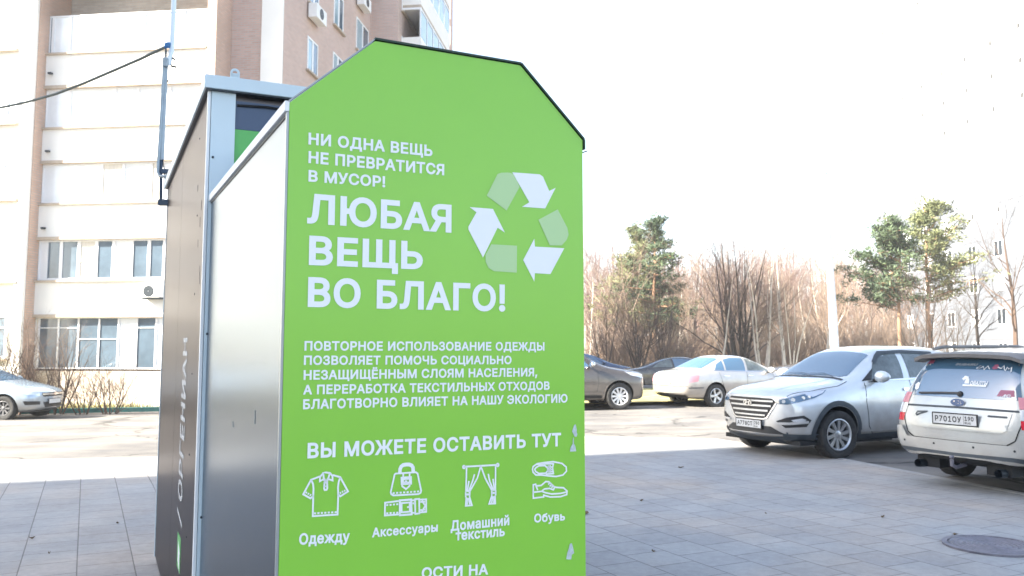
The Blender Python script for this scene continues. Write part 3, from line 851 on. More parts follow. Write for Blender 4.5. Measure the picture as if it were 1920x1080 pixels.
# peeled stickers near the right edge
M['sticker'] = mat('torn_sticker', (0.50, 0.56, 0.55), 0.7, var=0.2, vscale=60)
ZB = (820, 780, 3.6)
face_poly('torn_sticker', ZB, [(922, 60), (932, 56), (940, 92), (938, 106), (944, 122), (938, 140), (924, 138), (917, 122), (908, 104), (914, 84)], M['sticker'])
face_poly('torn_sticker', ZB, [(914, 146), (919, 146), (920, 186), (930, 204), (936, 238), (893, 240), (897, 214), (912, 186)], M['sticker'])
face_poly('torn_sticker', ZB, [(893, 862), (906, 858), (914, 886), (922, 924), (906, 936), (902, 968), (868, 966), (876, 924), (886, 894)], M['sticker'])


def strokes(name, zoom, lines, wpx=3.0):
    ox, oy, s = zoom
    b = MB()
    for l in lines:
        hw = wpx
        if isinstance(l[0], (int, float)):
            hw, l = l[0], l[1:]
        q = [fp(ox + a / s, oy + c / s) for a, c in l]
        hw = hw * 0.5 * (fp(801, 900) - fp(800, 900)).length
        closed = (q[0] - q[-1]).length < 1e-5
        n = len(q)
        L, Rr = [], []
        for i in range(n):
            pa = q[i - 1] if i else (q[-2] if closed else q[0])
            pb = q[i + 1] if i < n - 1 else (q[1] if closed else q[-1])
            d1 = (q[i] - pa).normalized() if (q[i] - pa).length else (pb - q[i]).normalized()
            d2 = (pb - q[i]).normalized() if (pb - q[i]).length else d1
            n1, n2 = Vector((-d1.y, d1.x)), Vector((-d2.y, d2.x))
            m_ = n1 + n2
            m_ = m_ * (2 / max(m_.length_squared, 1.2))
            L.append(q[i] + m_ * hw)
            Rr.append(q[i] - m_ * hw)
        vs = [(p.x, YT, p.y) for p in L + Rr]
        b.add(vs, [(i, n + i, n + i + 1, i + 1) for i in range(n - 1)])
    return mesh(name, b.v, b.f, M['print'], bin_)


def arc(cx, cy, rx, ry, a0, a1, n=14):
    return [(cx + rx * math.cos(R(a0 + (a1 - a0) * i / n)), cy + ry * math.sin(R(a0 + (a1 - a0) * i / n))) for i in range(n + 1)]


def dashes(a, b_, n):
    a, b_ = Vector(a), Vector(b_)
    return [[tuple(a + (b_ - a) * ((i + 0.15) / n)), tuple(a + (b_ - a) * ((i + 0.75) / n))] for i in range(n)]


ZC = (550, 850, 4.6957)
shirt = [[(233, 203), (155, 232), (86, 360), (150, 396), (178, 372)], [(345, 190), (412, 210), (480, 335), (412, 378), (390, 356)],
         [(155, 232), (172, 268), (176, 310), (174, 370), (170, 552), (388, 538), (394, 370), (392, 300), (398, 250), (412, 210)],
         [(268, 176), (262, 170), (285, 168), (320, 172), (343, 198), (345, 238), (308, 226), (285, 250), (262, 228), (232, 246), (234, 206), (262, 174)],
         [(262, 178), (266, 214), (284, 248)], [(320, 176), (308, 214), (288, 246)],
         [(274, 250), (270, 310), (276, 322), (292, 320), (298, 306), (296, 246)], [5.5, (284, 258), (284, 266)], [5.5, (284, 284), (284, 294)]]
shirt += dashes((105, 340), (160, 372), 3) + dashes((404, 352), (462, 322), 3) + dashes((176, 528), (388, 516), 7)
strokes('shirt_icon', ZC, shirt)
bag = [[6.5, (936, 168), (938, 138), (948, 116), (966, 102), (992, 98), (1020, 98), (1040, 106), (1052, 124), (1054, 160)],
       [(900, 178), (1076, 166), (1092, 176), (1124, 330), (1118, 348), (1100, 358), (880, 370), (862, 360), (856, 342), (890, 186), (900, 178)],
       [(966, 180), (966, 206)], [(1022, 176), (1022, 204)], [(950, 214), (1034, 208), (1036, 266), (952, 272), (950, 214)],
       [(964, 228), (1022, 222), (1022, 256), (966, 260), (964, 228)], [5, (990, 238), (990, 256)], [(956, 274), (958, 290), (990, 314), (1022, 286), (1024, 268)]]
bag += dashes((868, 350), (1114, 334), 8)
belt = [[(934, 418), (806, 434), (804, 546), (936, 536)], [3.4, (936, 414), (1036, 406), (1040, 536), (936, 544), (936, 414)],
        [(952, 438), (1022, 432), (1024, 512), (952, 518), (952, 438)], [(1000, 474), (1024, 470)],
        [(1070, 404), (1106, 400), (1108, 528), (1072, 532), (1070, 404)], [(1040, 414), (1070, 411)], [(1040, 524), (1070, 522)],
        [(1108, 408), (1168, 404), (1168, 514), (1108, 520)], [(1130, 416), (1160, 460), (1132, 510)]]
belt += dashes((812, 456), (930, 446), 4) + dashes((812, 528), (930, 520), 4) + dashes((1044, 440), (1066, 438), 1) + dashes((1112, 428), (1164, 424), 2) + dashes((1112, 500), (1164, 494), 2)
strokes('handbag_icon', ZC, bag)
strokes('belt_icon', ZC, belt)
cur = [[3.2, (182, 342), (402, 330)], arc(178, 344, 7, 9, 0, 360), arc(406, 330, 7, 9, 0, 360), [(196, 344), (192, 512)], [(392, 334), (390, 506)],
       [(292, 338), (268, 420), (218, 508)], [(292, 338), (322, 420), (366, 500)], [(250, 392), (236, 440), (208, 514)], [(212, 438), (200, 512)], [(342, 390), (352, 440), (378, 504)], [(374, 424), (384, 504)],
       [3.6, (190, 530), (216, 528)], [3.6, (366, 520), (392, 518)], [(190, 514), (190, 548)], [(218, 510), (216, 546)], [(366, 502), (366, 538)], [(392, 500), (392, 536)],
       [(194, 548), (190, 606), (232, 602), (216, 546)], [(388, 536), (390, 590), (348, 592), (366, 538)], [(200, 552), (200, 598)], [(208, 552), (218, 596)], [(382, 540), (380, 586)], [(374, 540), (364, 588)]]
strokes('curtain_icon', ZB, cur)
shoe = [[(646, 340), (672, 322), (720, 314), (780, 308), (840, 320), (868, 344), (870, 372), (846, 398), (800, 408), (752, 404), (700, 398), (664, 398), (644, 378), (640, 358), (646, 340)],
        [(662, 350), (684, 336), (724, 334), (742, 350), (744, 370), (728, 386), (684, 388), (662, 374), (656, 360), (662, 350)],
        [(668, 326), (730, 322), (782, 322), (776, 350), (782, 388), (730, 392)], [(748, 334), (748, 382)], [(760, 332), (760, 382)], [(742, 346), (774, 344)], [(744, 362), (776, 360)], [(744, 376), (776, 374)],
        [(646, 464), (662, 460), (666, 472), (700, 468), (730, 442), (752, 444), (788, 478), (806, 482), (850, 484), (874, 506), (872, 530), (830, 544), (760, 546), (716, 534), (716, 546), (646, 554), (646, 464)],
        [(646, 514), (704, 508), (724, 516), (770, 526), (830, 522), (872, 512)], [(704, 506), (722, 492), (756, 488), (782, 498), (790, 480)], [(664, 472), (676, 500)], [(746, 462), (762, 448)], [(756, 474), (774, 460)], [(768, 482), (786, 470)]]
strokes('shoes_icon', ZB, shoe)

# ---------------------------------------------------------------- the grey collection kiosk behind the bin
KQ = at_depth(379, 650, 4.0)
KQ.z = 0
KTH = R(25.6)
kU = Vector((math.cos(KTH), math.sin(KTH), 0))
kW = Vector((-math.sin(KTH), math.cos(KTH), 0))
kiosk = thing('collection_kiosk', 'tall grey metal collection kiosk with overhanging roof behind the green bin', 'kiosk', KQ, KTH)


def kf(px, py):                                          # on the kiosk's front
    p = on_plane(px, py, KQ, kW)
    return Vector(((p - KQ).dot(kU), p.z))


def ks(px, py):                                          # on the kiosk's left side
    p = on_plane(px, py, KQ, kU)
    return Vector(((p - KQ).dot(kW), p.z))


KH = kf(393, 168).y
KF = kf(393, 143).y
KD = ks(306, 640).x
KW_ = 1.75
M['k_side'] = mat('brown_grey_steel', (0.112, 0.103, 0.107), 0.29, metal=0.95, tint=(.43, .42, .43), var=0.05, vscale=1.0)
M['k_blue'] = mat('pale_blue_steel', (0.56, 0.66, 0.70), 0.45, var=0.04, vscale=2)
M['k_navy'] = mat('navy_panel', (0.045, 0.075, 0.14), 0.35)
M['k_green'] = mat('bright_green_panel', (0.10, 0.42, 0.10), 0.4)
M['k_white'] = mat('white_angle', (0.78, 0.80, 0.80), 0.45, var=0.05)
b = MB()
b.box(0.0, KW_, 0.035, KD, 0.04, KH - 0.002)
b.build('body', M['k_side'], kiosk)
seam = ks(336, 560).x
b = MB()
b.box(-0.004, 0.0005, 0.03, seam - 0.003, 0.05, KH - 0.01)
b.box(-0.004, 0.0005, seam + 0.003, KD - 0.012, 0.05, KH - 0.01)
b.build('side_panel', M['k_side'], kiosk)
b = MB()
b.box(-0.010, 0.004, 0.0, 0.030, 0.04, KH - 0.004)
b.build('corner_angle', M['k_white'], kiosk, bevel=0.002)
b = MB()
b.box(-0.009, 0.002, KD - 0.010, KD + 0.012, 0.04, KH - 0.004)
b.build('corner_angle', M['k_blue'], kiosk)
c0 = kf(440, 250).x
b = MB()
b.box(0.006, c0, -0.004, 0.034, 0.04, KH - 0.004)
b.build('front_column', M['k_blue'], kiosk)
zn, zg = kf(470, 188).y, kf(470, 243).y
b = MB()
b.box(c0 + 0.002, KW_ - 0.02, 0.018, 0.034, zg, zn - 0.006)
b.build('sign_panel', M['k_navy'], kiosk)
b = MB()
b.box(c0 + 0.002, KW_ - 0.02, 0.016, 0.034, 0.05, zg - 0.002)
b.build('front_panel', M['k_green'], kiosk)
b = MB()
b.tube([(c0 + 0.01, 0.012, zn - 0.03), (c0 + 0.15, 0.010, zn - 0.022), (c0 + 0.35, 0.010, zn - 0.03), (c0 + 0.6, 0.010, zn - 0.045), (c0 + 1.0, 0.010, zn - 0.05)], 0.006, 6)
b.build('wire', M['black'], kiosk)
b = MB()
b.box(-0.030, KW_ + 0.04, -0.035, KD + 0.05, KH, KF)
b.build('roof', M['k_blue'], kiosk, bevel=0.003)
b = MB()
b.box(-0.022, KW_ + 0.03, -0.026, KD + 0.04, KH - 0.006, KH - 0.0005)
b.build('roof_soffit', M['dark_metal'], kiosk)
hk = kf(439, 148)
b = MB()
b.box(hk.x - 0.022, hk.x + 0.022, -0.03, -0.022, KF - 0.01, KF + 0.022)
b.lathe([(0.012, -0.004), (0.022, -0.004), (0.022, 0.004), (0.012, 0.004)], 16, 'y', (hk.x, -0.026, KF + 0.024), closed=True)
b.build('lifting_eye', M['k_blue'], kiosk)
b = MB()
for y in (0.055, 0.40, KD - 0.04):
    for i in range(7):
        b.lathe([(0.0001, -0.007), (0.004, -0.0065), (0.006, -0.004), (0.006, 0)], 8, 'x', (0, y, 0.25 + i * (KH - 0.4) / 6))
for i in range(6):
    b.lathe([(0.0001, -0.007), (0.004, -0.0065), (0.006, -0.004), (0.006, 0)], 8, 'y', (0.02 if i % 2 else c0 - 0.02, -0.004, 0.4 + i * 0.42))
b.build('rivet', M['dark_metal'], kiosk)
# dents and long scratches
b = MB()
for y, z, l in ((0.18, 1.95, 0.09), (0.25, 2.22, 0.05), (0.32, 2.12, 0.04), (0.21, 2.30, 0.05), (0.42, 2.42, 0.035)):
    b.obox((-0.0046, y, z), (0.0006, 0, 0), (0, 0.004, 0), (0, 0.002, l / 2))
b.build('scratch', M['dark_metal'], kiosk)
M['worn_print'] = mat('worn_print', (0.42, 0.43, 0.44), 0.6, var=0.35, vscale=14)
# upright lettering on the side, reading upwards, worn away in places
y0 = ks(366, 900).x
sl0, sl1 = ks(352, 1020).y, ks(352, 640).y
text_mesh('lettering', '/ ОРГЕНИАН', (-0.0058, ks(345, 900).x - 0.0, sl0 + 0.02), (0, 0, 1), (0, 0.27, 0), sl1 - sl0, 1.0, M['worn_print'], kiosk, 30)
b = MB()
b.obox((-0.0050, ks(345, 900).x + 0.11, sl0 - 0.13), (0.0006, 0, 0), (0, 0.10, 0), (0, 0, 0.09))
b.build('emblem', M['k_green'], kiosk)
b = MB()
b.obox((-0.0060, ks(345, 900).x + 0.10, sl0 - 0.15), (0.0003, 0, 0), (0, 0.05, 0.02), (0, 0.0, 0.05))
b.build('emblem_mark', M['print'], kiosk)

# conduit mast clamped to the kiosk's back corner, with the cable that comes down to it
PYD = (KQ + kW * KD).y + 0.02
mast = thing('cable_mast', 'grey blue conduit mast on brackets at the back corner of the kiosk', 'mast', at_depth(303, 380, PYD))
ml = Vector(mast.location)
mp_ = lambda x, y, d=0.0: at_depth(x, y, PYD + d) - ml
M['conduit'] = mat('grey_conduit', (0.30, 0.35, 0.38), 0.45, metal=0.3, var=0.15, vscale=8)
M['mast_blue'] = mat('pale_blue_mast', (0.72, 0.79, 0.83), 0.5)
M['navy_paint'] = mat('navy_paint', (0.018, 0.045, 0.085), 0.45)
M['bright_blue'] = mat('blue_clamp', (0.02, 0.14, 0.34), 0.4)
b = MB()
b.tube([mp_(301.5, 382), mp_(302, 318), mp_(303, 296)], 0.013, 8)
b.build('stub_post', M['navy_paint'], mast, smooth=50)
b = MB()
b.tube([mp_(303.5, 300), mp_(306, 230), mp_(309.5, 150), mp_(311.5, 108)], 0.018, 10)
b.build('post', M['conduit'], mast, smooth=50)
b = MB()
b.tube([mp_(321, 326, -.06), mp_(310, 331, -.06), mp_(299.5, 330, -.03), mp_(296, 322, -.02), mp_(297, 300, -.02), mp_(301, 240, -.02), mp_(306, 150, -.02), mp_(308.5, 108, -.02)], 0.012, 8)
b.build('conduit', M['conduit'], mast, smooth=50)
b = MB()
b.tube([mp_(316, 122), mp_(322, 92), mp_(326, 0), mp_(331, -180), mp_(334, -420)], 0.019, 10)
b.build('upper_mast', M['mast_blue'], mast, smooth=50)
b = MB()
b.obox(mp_(308.5, 380, -.02), (0.042, 0, 0), (0, 0.03, 0), (0, 0, 0.022))
b.obox(mp_(312, 322, -.02), (0.030, 0, 0), (0, 0.03, 0), (0, 0, 0.017))
b.build('bracket', M['navy_paint'], mast, bevel=0.004)
b = MB()
b.obox(mp_(310.5, 117, -.03), (0.018, 0, 0), (0, 0.02, 0), (0, 0, 0.034))
b.build('junction_box', M['conduit'], mast, bevel=0.004)
b = MB()
b.obox(mp_(314, 85, -.03), (0.018, 0, 0.004), (0, 0.02, 0), (0.004, 0, 0.020))
b.build('clamp', M['bright_blue'], mast, bevel=0.004)
b = MB()
b.tube([mp_(311, 92), mp_(311, 108)], 0.008, 6)
b.tube([mp_(322, 108), mp_(328, 112)], 0.008, 6)
b.tube([mp_(322, 124), mp_(331, 126)], 0.008, 6)
b.build('clip', M['dark_metal'], mast)
b = MB()
b.tube([mp_(321, 118), mp_(323, 135), mp_(318, 146), mp_(312, 156), mp_(309, 200), mp_(304, 290), mp_(310, 336, -.05), mp_(322, 339, -.06)], 0.004, 5)
b.build('earth_wire', M['black'], mast, smooth=50)
cpts = [(312, 87), (262, 111), (210, 133.5), (160, 155), (105, 176), (50, 191.5), (0, 202), (-70, 214), (-160, 222), (-270, 222)]
b = MB()
b.tube([at_depth(x, y, PYD + 0.006 * (312 - x)) for x, y in cpts], 0.0125, 8)
M['cable'] = mat('green_grey_cable', (0.07, 0.09, 0.08), 0.6, var=0.2, vscale=5)
tag(b.build('overhead_cable', M['cable'], smooth=50), 'thick dark overhead cable sagging from the mast out to the left', 'cable')

# manhole cover in the paving
mc = on_ground(1861, 1026)
mh = thing('manhole_cover', 'round cast iron manhole cover set in the grey paving', 'manhole cover', (mc.x, mc.y, 0.006))
M['iron'] = mat('worn_iron', (0.20, 0.19, 0.22), 0.45, metal=0.55, var=0.25, vscale=14)
b = MB()
b.lathe([(0.365, 0.001), (0.365, 0.016), (0.325, 0.018), (0.322, 0.004)], 48)
b.build('rim', M['iron'], mh, smooth=40)
b = MB()
prof_ = [(0.0005, 0.014)]
for i in range(1, 9):
    r_ = 0.31 * i / 8
    prof_ += [(r_ - 0.022, 0.014), (r_ - 0.018, 0.009), (r_ - 0.010, 0.009), (r_ - 0.006, 0.014)]
prof_ += [(0.312, 0.014), (0.314, 0.002)]
b.lathe(prof_, 48)
b.build('lid', M['iron'], mh, smooth=40)
# litter: dry leaves and crumbs
M['leaf'] = mat('dry_leaf', (0.16, 0.11, 0.06), 0.9)
rl = random.Random(9)
for px, py, s_ in ((1277, 878, 0.05), (1203, 941, 0.035), (1098, 965, 0.06), (1436, 965, 0.02), (60, 1012, 0.03), (92, 1040, 0.02), (220, 983, 0.025), (1790, 1005, 0.03), (1655, 972, 0.03), (1225, 1037, 0.02)):
    p = on_ground(px, py)
    o_ = [Vector((math.cos(a) * s_ * f, math.sin(a) * s_ * f * 0.6, 0.012 + 0.02 * rl.random())) for a, f in ((0, 1), (0.8, .7), (1.6, .9), (2.6, .7), (3.3, 1), (4.3, .6), (5.2, .9))]
    lf = mesh('dry_leaf', o_ + [Vector((0, 0, 0.008))], [(i, (i + 1) % 7, 7) for i in range(7)], M['leaf'])
    lf.location = p
    lf.rotation_euler = (0, 0, rl.random() * 6)
    tag(lf, 'small curled dry leaf lying on the grey paving slabs', 'leaf', 'dry leaves on the paving')


# ---------------------------------------------------------------- buildings
# the tall block behind and to the left of the camera: it stands outside the frame, shades the paving and shows in the steel panels
dS = Vector((-sv.x, -sv.y, 0)).normalized()              # the way the shadows run
sE1, sE2 = on_ground(5, 905), on_ground(1100, 850)
cS = sE1 - dS * 38.0                                      # the corner whose shadow edge crosses the paving
M['b_plaster'] = mat('grey_plaster', (0.50, 0.46, 0.42), 0.85, var=0.12, vscale=0.4)
tower = thing('apartment_tower', 'tall pale apartment tower standing to the left behind the bins', 'apartment block', (cS.x, cS.y, 0), 0)
b = MB()
b.box(0, 16, -36, 0, -1, 45)
b.build('wall', M['b_plaster'], tower)
b = MB()
b.box(-0.3, 16.3, -36.3, 0.0, 45, 45.5)
b.build('roof', M['dark_metal'], tower)
for fl in range(14):
    for k in range(8):
        y0 = -2.6 - k * 4.1
        b = MB()
        b.box(15.98, 16.03, y0 - 1.5, y0, 1.4 + fl * 2.95, 2.9 + fl * 2.95)
        b.build('window', M['glass'], tower)

# ---- brick apartment block on the left
BA = at_depth(385, 700, 27.0)
BA.z = 0
BTH = R(-7)
br = Vector((math.cos(BTH), math.sin(BTH), 0))
bb = Vector((-math.sin(BTH), math.cos(BTH), 0))
block = thing('brick_apartment_block', 'tall brick and white apartment block with glazed loggias left of the bins', 'apartment block', BA, BTH)


def bf(px, py, y=0.0):                                    # facade planes of the block: metres right of the corner, height
    p = on_plane(px, py, BA + bb * y, bb)
    return Vector(((p - BA).dot(br), p.z))


def bs(px, py, s):                                        # planes facing right: metres back from the facade, height
    p = on_plane(px, py, BA + br * s, br)
    return Vector(((p - BA).dot(bb), p.z))


M['b_white'] = mat('white_rendered_facade', (0.82, 0.80, 0.75), 0.8, var=0.05, vscale=0.5)
M['b_cream'] = brick_mat('cream_brick', (0.64, 0.55, 0.46), (0.52, 0.42, 0.34), (0.55, 0.50, 0.44), 0.26, 0.077, 0.012, noise=0.2)
M['b_pink'] = brick_mat('pink_brick', (0.60, 0.42, 0.35), (0.52, 0.35, 0.29), (0.50, 0.44, 0.40), 0.26, 0.077, 0.012, noise=0.12, nscale=0.35)
M['b_orange'] = brick_mat('orange_brick', (0.62, 0.42, 0.32), (0.55, 0.36, 0.27), (0.45, 0.38, 0.33), 0.26, 0.077, 0.012, noise=0.12)
M['ledge'] = mat('concrete_ledge', (0.46, 0.38, 0.30), 0.85, var=0.2)
M['curtain'] = mat('pale_curtain', (0.66, 0.62, 0.55), 0.9, var=0.12, vscale=2.5, stretch=(6, 6, 0.3))
M['loggia_in'] = mat('loggia_inner_wall', (0.25, 0.22, 0.20), 0.9)
HT = 14.6
GB = -1.2
yB = 1.1
x1 = bf(531, 100, yB).x
y2 = bs(695, 60, x1).x
x2 = bf(746, 60, y2).x
y3 = bs(815, 60, x2).x
x3 = bf(845, 60, y3).x
xL = bf(74, 300).x                                        # left end of the loggias
xP = bf(41, 300, -0.38).x
zz = [bf(190, y).y for y in (10, 82, 152, 228, 297, 380, 447, 526, 592, 694)]
b = MB()
b.box(xL - 26, 0.0, 1.25, y2, GB, HT)
b.build('wall', M['b_cream'], block)
b = MB()
b.box(0.0, x1, yB, y2, GB, 18.0)
b.build('wall', M['b_pink'], block)
b = MB()
b.box(-0.32, -0.001, 0.0, 1.24, GB, HT)
b.build('wall', M['b_orange'], block)
b = MB()
xp = bf(489, 100, yB - 0.12).x
b.box(xp, x1 - 0.004, yB - 0.12, yB - 0.002, GB, 18.0)
b.build('pilaster', M['b_white'], block)
b = MB()
b.box(x1 - 3.5, x2, y2, y3 + 0.4, GB, 18.2)
b.build('wall', M['b_pink'], block)
b = MB()
b.box(x2 - 4, x3, y3, y3 + 0.55, GB, 21.6)
b.build('wall', M['b_pink'], block)
b = MB()
b.box(xL - 26.5, -0.01, -0.8, y2, HT + 0.001, HT + 0.4)
b.box(-0.1, x1 + 0.2, yB - .3, y2, 18.001, 18.3)
b.box(x1 - 3.6, x2 + 0.2, y2 + 0.001, y3 - 0.01, 18.201, 18.5)
b.box(x2 - 4.1, x3 + 0.2, y3 - 0.2, y3 + 0.7, 21.601, 21.9)
b.build('roof', M['dark_metal'], block)
# projecting left end: brick below, white above
b = MB()
b.box(xL - 26, xL, -0.36, 1.24, GB, zz[9] - 0.02)
b.build('wall', M['b_cream'], block)
b = MB()
b.box(xL - 26, xL - 0.012, -0.36, 1.24, zz[9] - 0.02, HT)
b.build('wall', M['b_white'], block)
b = MB()
b.box(xL - 0.010, xL + 0.02, -0.34, 1.23, GB, HT)
b.build('brick_return', M['b_orange'], block)
b = MB()
b.box(xP, xL - 0.02, -0.46, -0.362, GB, HT)
b.build('pilaster', M['b_white'], block)
# loggia stack: parapets, ledges, glazing storey by storey
st = 147 * 27.6 / FPX
tops = [zz[8] + st * k for k in range(0, 6)]               # underside of the band over each glazed strip
bots = [zz[9]] + [zz[7] + st * k for k in range(0, 4)]
for k in range(1, 5):
    b = MB()
    b.box(xL + 0.021, -0.321, 0.06, 0.30, tops[k - 1] + 0.05, bots[k] - 0.03)
    b.build('parapet', M['b_white'], block)
    b = MB()
    b.box(xL + 0.021, -0.321, -0.02, 0.34, bots[k] - 0.03, bots[k] + 0.03)
    b.build('ledge', M['ledge'], block)
    b = MB()
    b.box(xL + 0.021, -0.321, 0.0, 1.2, tops[k - 1] - 0.05, tops[k - 1] + 0.05)
    b.build('ledge', M['ledge'], block)
b = MB()
b.box(xL + 0.021, -0.321, 0.10, 0.40, GB, bots[0] - 0.03)
b.build('plinth_wall', M['b_cream'], block)
b = MB()
b.box(xL + 0.021, -0.321, 0.04, 0.42, GB, GB + 1.05)
M['plinth'] = mat('painted_plinth', (0.62, 0.56, 0.50), 0.85, var=0.2, vscale=1.5)
b.build('plinth', M['plinth'], block)


def glazing(x0, x1_, z0, z1, y, divs, panes, transom=None, ft=0.055, parent=block):
    """one glazed strip: a frame with mullions, and its panes as sub-parts; panes names a material per bay"""
    b = MB()
    b.box(x0, x1_, y - 0.04, y + 0.04, z0, z0 + ft * 1.4)
    b.box(x0, x1_, y - 0.04, y + 0.04, z1 - ft, z1)
    ex = [x0] + list(divs) + [x1_]
    for i, x in enumerate(ex):
        hw = ft * (0.8 if i in (0, len(ex) - 1) else 1.0)
        xa = max(x0, x - hw)
        xb = min(x1_, x + hw)
        b.box(xa, xb, y - 0.037, y + 0.037, z0 + ft * 1.4, z1 - ft)
    if transom:
        for i, zt in enumerate(transom):
            if zt:
                b.box(ex[i] + ft * .8, ex[i + 1] - ft * .8, y - 0.034, y + 0.034, z0 + (z1 - z0) * zt - ft * 0.5, z0 + (z1 - z0) * zt + ft * 0.5)
    f = b.build('window', M['frame'], parent)
    for i in range(len(ex) - 1):
        pb = MB()
        pb.box(ex[i] + ft * 0.6, ex[i + 1] - ft * 0.6, y - 0.008, y + 0.004, z0 + ft, z1 - ft * 0.6)
        pb.build('pane', M[panes[i]], f)
    return f


gx = lambda px: bf(px, 480, 0.18).x
gL, gR = xL + 0.03, -0.33
# second storey (its panes can be seen into)
glazing(gL, gR, bots[1] + 0.03, tops[1] - 0.05, 0.18, [gx(p) for p in (88, 115.5, 148.5, 181.5, 213.5, 247.5, 280, 309, 345)],
        ['pale_glass', 'glass', 'glass', 'curtain', 'glass2', 'pale_glass', 'glass2', 'glass2', 'pale_glass', 'pale_glass'] if False else
        ['frame', 'glass', 'glass', 'curtain', 'glass', 'pale_glass', 'glass', 'glass', 'pale_glass', 'pale_glass'],
        [None, None, None, 0.48, None, None, None, None, None, None])
# ground floor
glazing(gL, gR, bots[0] + 0.03, tops[0] - 0.05, 0.2, [gx(p) for p in (80, 116.5, 153.5, 192, 228, 262, 298, 340)],
        ['curtain', 'glass', 'glass', 'glass', 'glass', 'pale_glass', 'glass', 'pale_glass', 'glass'],
        [None, 0.80, 0.80, 0.58, 0.58, None, 0.8, 0.8, 0.8], 0.03)
# upper storeys
rb = random.Random(3)
for k in range(2, 5):
    n = 4 + k % 3
    dv = sorted(gL + (gR - gL) * ((i + 1 + rb.uniform(-.25, .25)) / (n + 1)) for i in range(n))
    if k == 4:
        dv = [gx(80), gx(113), gx(254), gx(330)]
    pn = ['pale_glass'] * (len(dv) + 1)
    if k == 4:
        pn = ['glass', 'pale_glass', 'pale_glass', 'pale_glass', 'pale_glass']
    if k == 2:
        dv = [gx(185), gx(226), gx(278), gx(300)]
        pn = ['pale_glass', 'curtain', 'pale_glass', 'curtain', 'pale_glass']
    glazing(gL, gR, bots[k] + 0.03, tops[k] - 0.05, 0.18, dv, pn, None, 0.045)
# windows in the projecting left end
for (pa, pb_, ya, yb, pn) in ((-60, 35, 18, 96, ['pale_glass', 'pale_glass']), (-60, 35, 155, 233, ['pale_glass', 'pale_glass']), (-60, 35, 305, 375, ['pale_glass', 'pale_glass']),
                              (-60, 35, 452, 528, ['pale_glass', 'pale_glass']), (-60, 13, 592, 672, ['glass', 'glass'])):
    a, c = bf(pa, yb, -0.42), bf(pb_, ya, -0.42)
    xm = bf(7, 300, -0.42).x
    glazing(a.x, c.x, a.y, c.y, -0.40, [xm if ya < 500 else bf(-20, 300, -.42).x], pn, None if ya < 500 else [0.7, 0.72])
    b = MB()
    b.box(a.x - 0.03, c.x + 0.03, -0.50, -0.362, a.y - 0.07, a.y - 0.001)
    b.build('ledge', M['ledge'], block)


def side_window(px0, px1, pya, pyb, s, nb=2, ac=False, drop=0):
    """a window in a wall that faces right: px bounds at its near edge"""
    a, c = bs(px0, pyb, s), bs(px0, pya, s)
    e = bs(px1, pya, s)
    ya, yb, z0, z1 = a.x, e.x, a.y + drop, c.y + drop
    b = MB()
    f_ = 0.07
    b.box(s - 0.02, s + 0.03, ya, yb, z0, z0 + f_)
    b.box(s - 0.02, s + 0.03, ya, yb, z1 - f_, z1)
    for i in range(nb + 1):
        y = ya + (yb - ya) * i / nb
        b.box(s - 0.02, s + 0.028, max(ya, y - f_), min(yb, y + f_), z0 + f_, z1 - f_)
    w_ = b.build('window', M['frame'], block)
    for i in range(nb):
        b = MB()
        b.box(s - 0.02, s + 0.010, ya + (yb - ya) * i / nb + f_ * .9, ya + (yb - ya) * (i + 1) / nb - f_ * .9, z0 + f_ * .9, z1 - f_ * .9)
        b.build('pane', M['glass'] if i % 2 else M['sky_glass'], w_)
    b = MB()
    b.box(s + 0.001, s + 0.12, ya - 0.10, yb + 0.10, z0 - 0.07, z0 - 0.001)
    b.build('window_ledge', M['ledge'], block)
    if ac:
        b = MB()
        b.box(s + 0.05, s + 0.38, ya - 0.1, ya + 0.95, z0 - 0.62, z0 - 0.09)
        c_ = b.build('air_conditioner', M['white'], block, bevel=0.015)
        b = MB()
        b.lathe([(0.03, 0), (0.19, 0), (0.2, 0.012), (0.02, 0.012)], 20, 'x', (s + 0.38, ya + 0.4, z0 - 0.35))
        b.build('fan_grille', M['dark_metal'], c_)


M['sky_glass'] = mat('bright_window_glass', (0.30, 0.42, 0.48), 0.08, spec=0.8, var=0.2, vscale=1.0)
stS = st
for k in range(-3, 2):
    side_window(575, 596, 65, 130, x1, 2, k == 1, k * stS)
    side_window(625, 644, -22, 45, x1, 2, False, k * stS)
    side_window(667, 691, 29, 91, x1, 2, k == 1, k * stS)
    side_window(752, 775, 66, 120, x2, 2, False, k * stS)
# hanging balcony on the far return
for k in range(-2, 2):
    a, e = bs(754, 10, x2), bs(813, 10, x2)
    z0 = a.y + k * stS
    b = MB()
    b.box(x2 + 0.001, x2 + 0.9, a.x, e.x, z0 - 0.12, z0)
    b.build('balcony_slab', M['ledge'], block)
    b = MB()
    b.box(x2 + 0.84, x2 + 0.9, a.x, e.x, z0 + 0.001, z0 + 1.0)
    b.box(x2 + 0.001, x2 + 0.84, a.x, a.x + 0.05, z0 + 0.001, z0 + 1.0)
    b.build('balcony_panel', M['b_white'], block)
    b = MB()
    n = 5
    for i in range(n + 1):
        y = a.x + (e.x - a.x) * i / n
        b.box(x2 + 0.84, x2 + 0.9, max(a.x, y - 0.04), min(e.x, y + 0.04), z0 + 1.001, z0 + 2.3)
    b.box(x2 + 0.001, x2 + 0.9, a.x - 0.02, e.x + 0.02, z0 + 2.301, z0 + 2.4)
    w_ = b.build('balcony_frame', M['frame'], block)
    for i in range(n):
        b = MB()
        b.box(x2 + 0.86, x2 + 0.875, a.x + (e.x - a.x) * i / n + .05, a.x + (e.x - a.x) * (i + 1) / n - .05, z0 + 1.002, z0 + 2.299)
        b.build('pane', M['sky_glass'], w_)
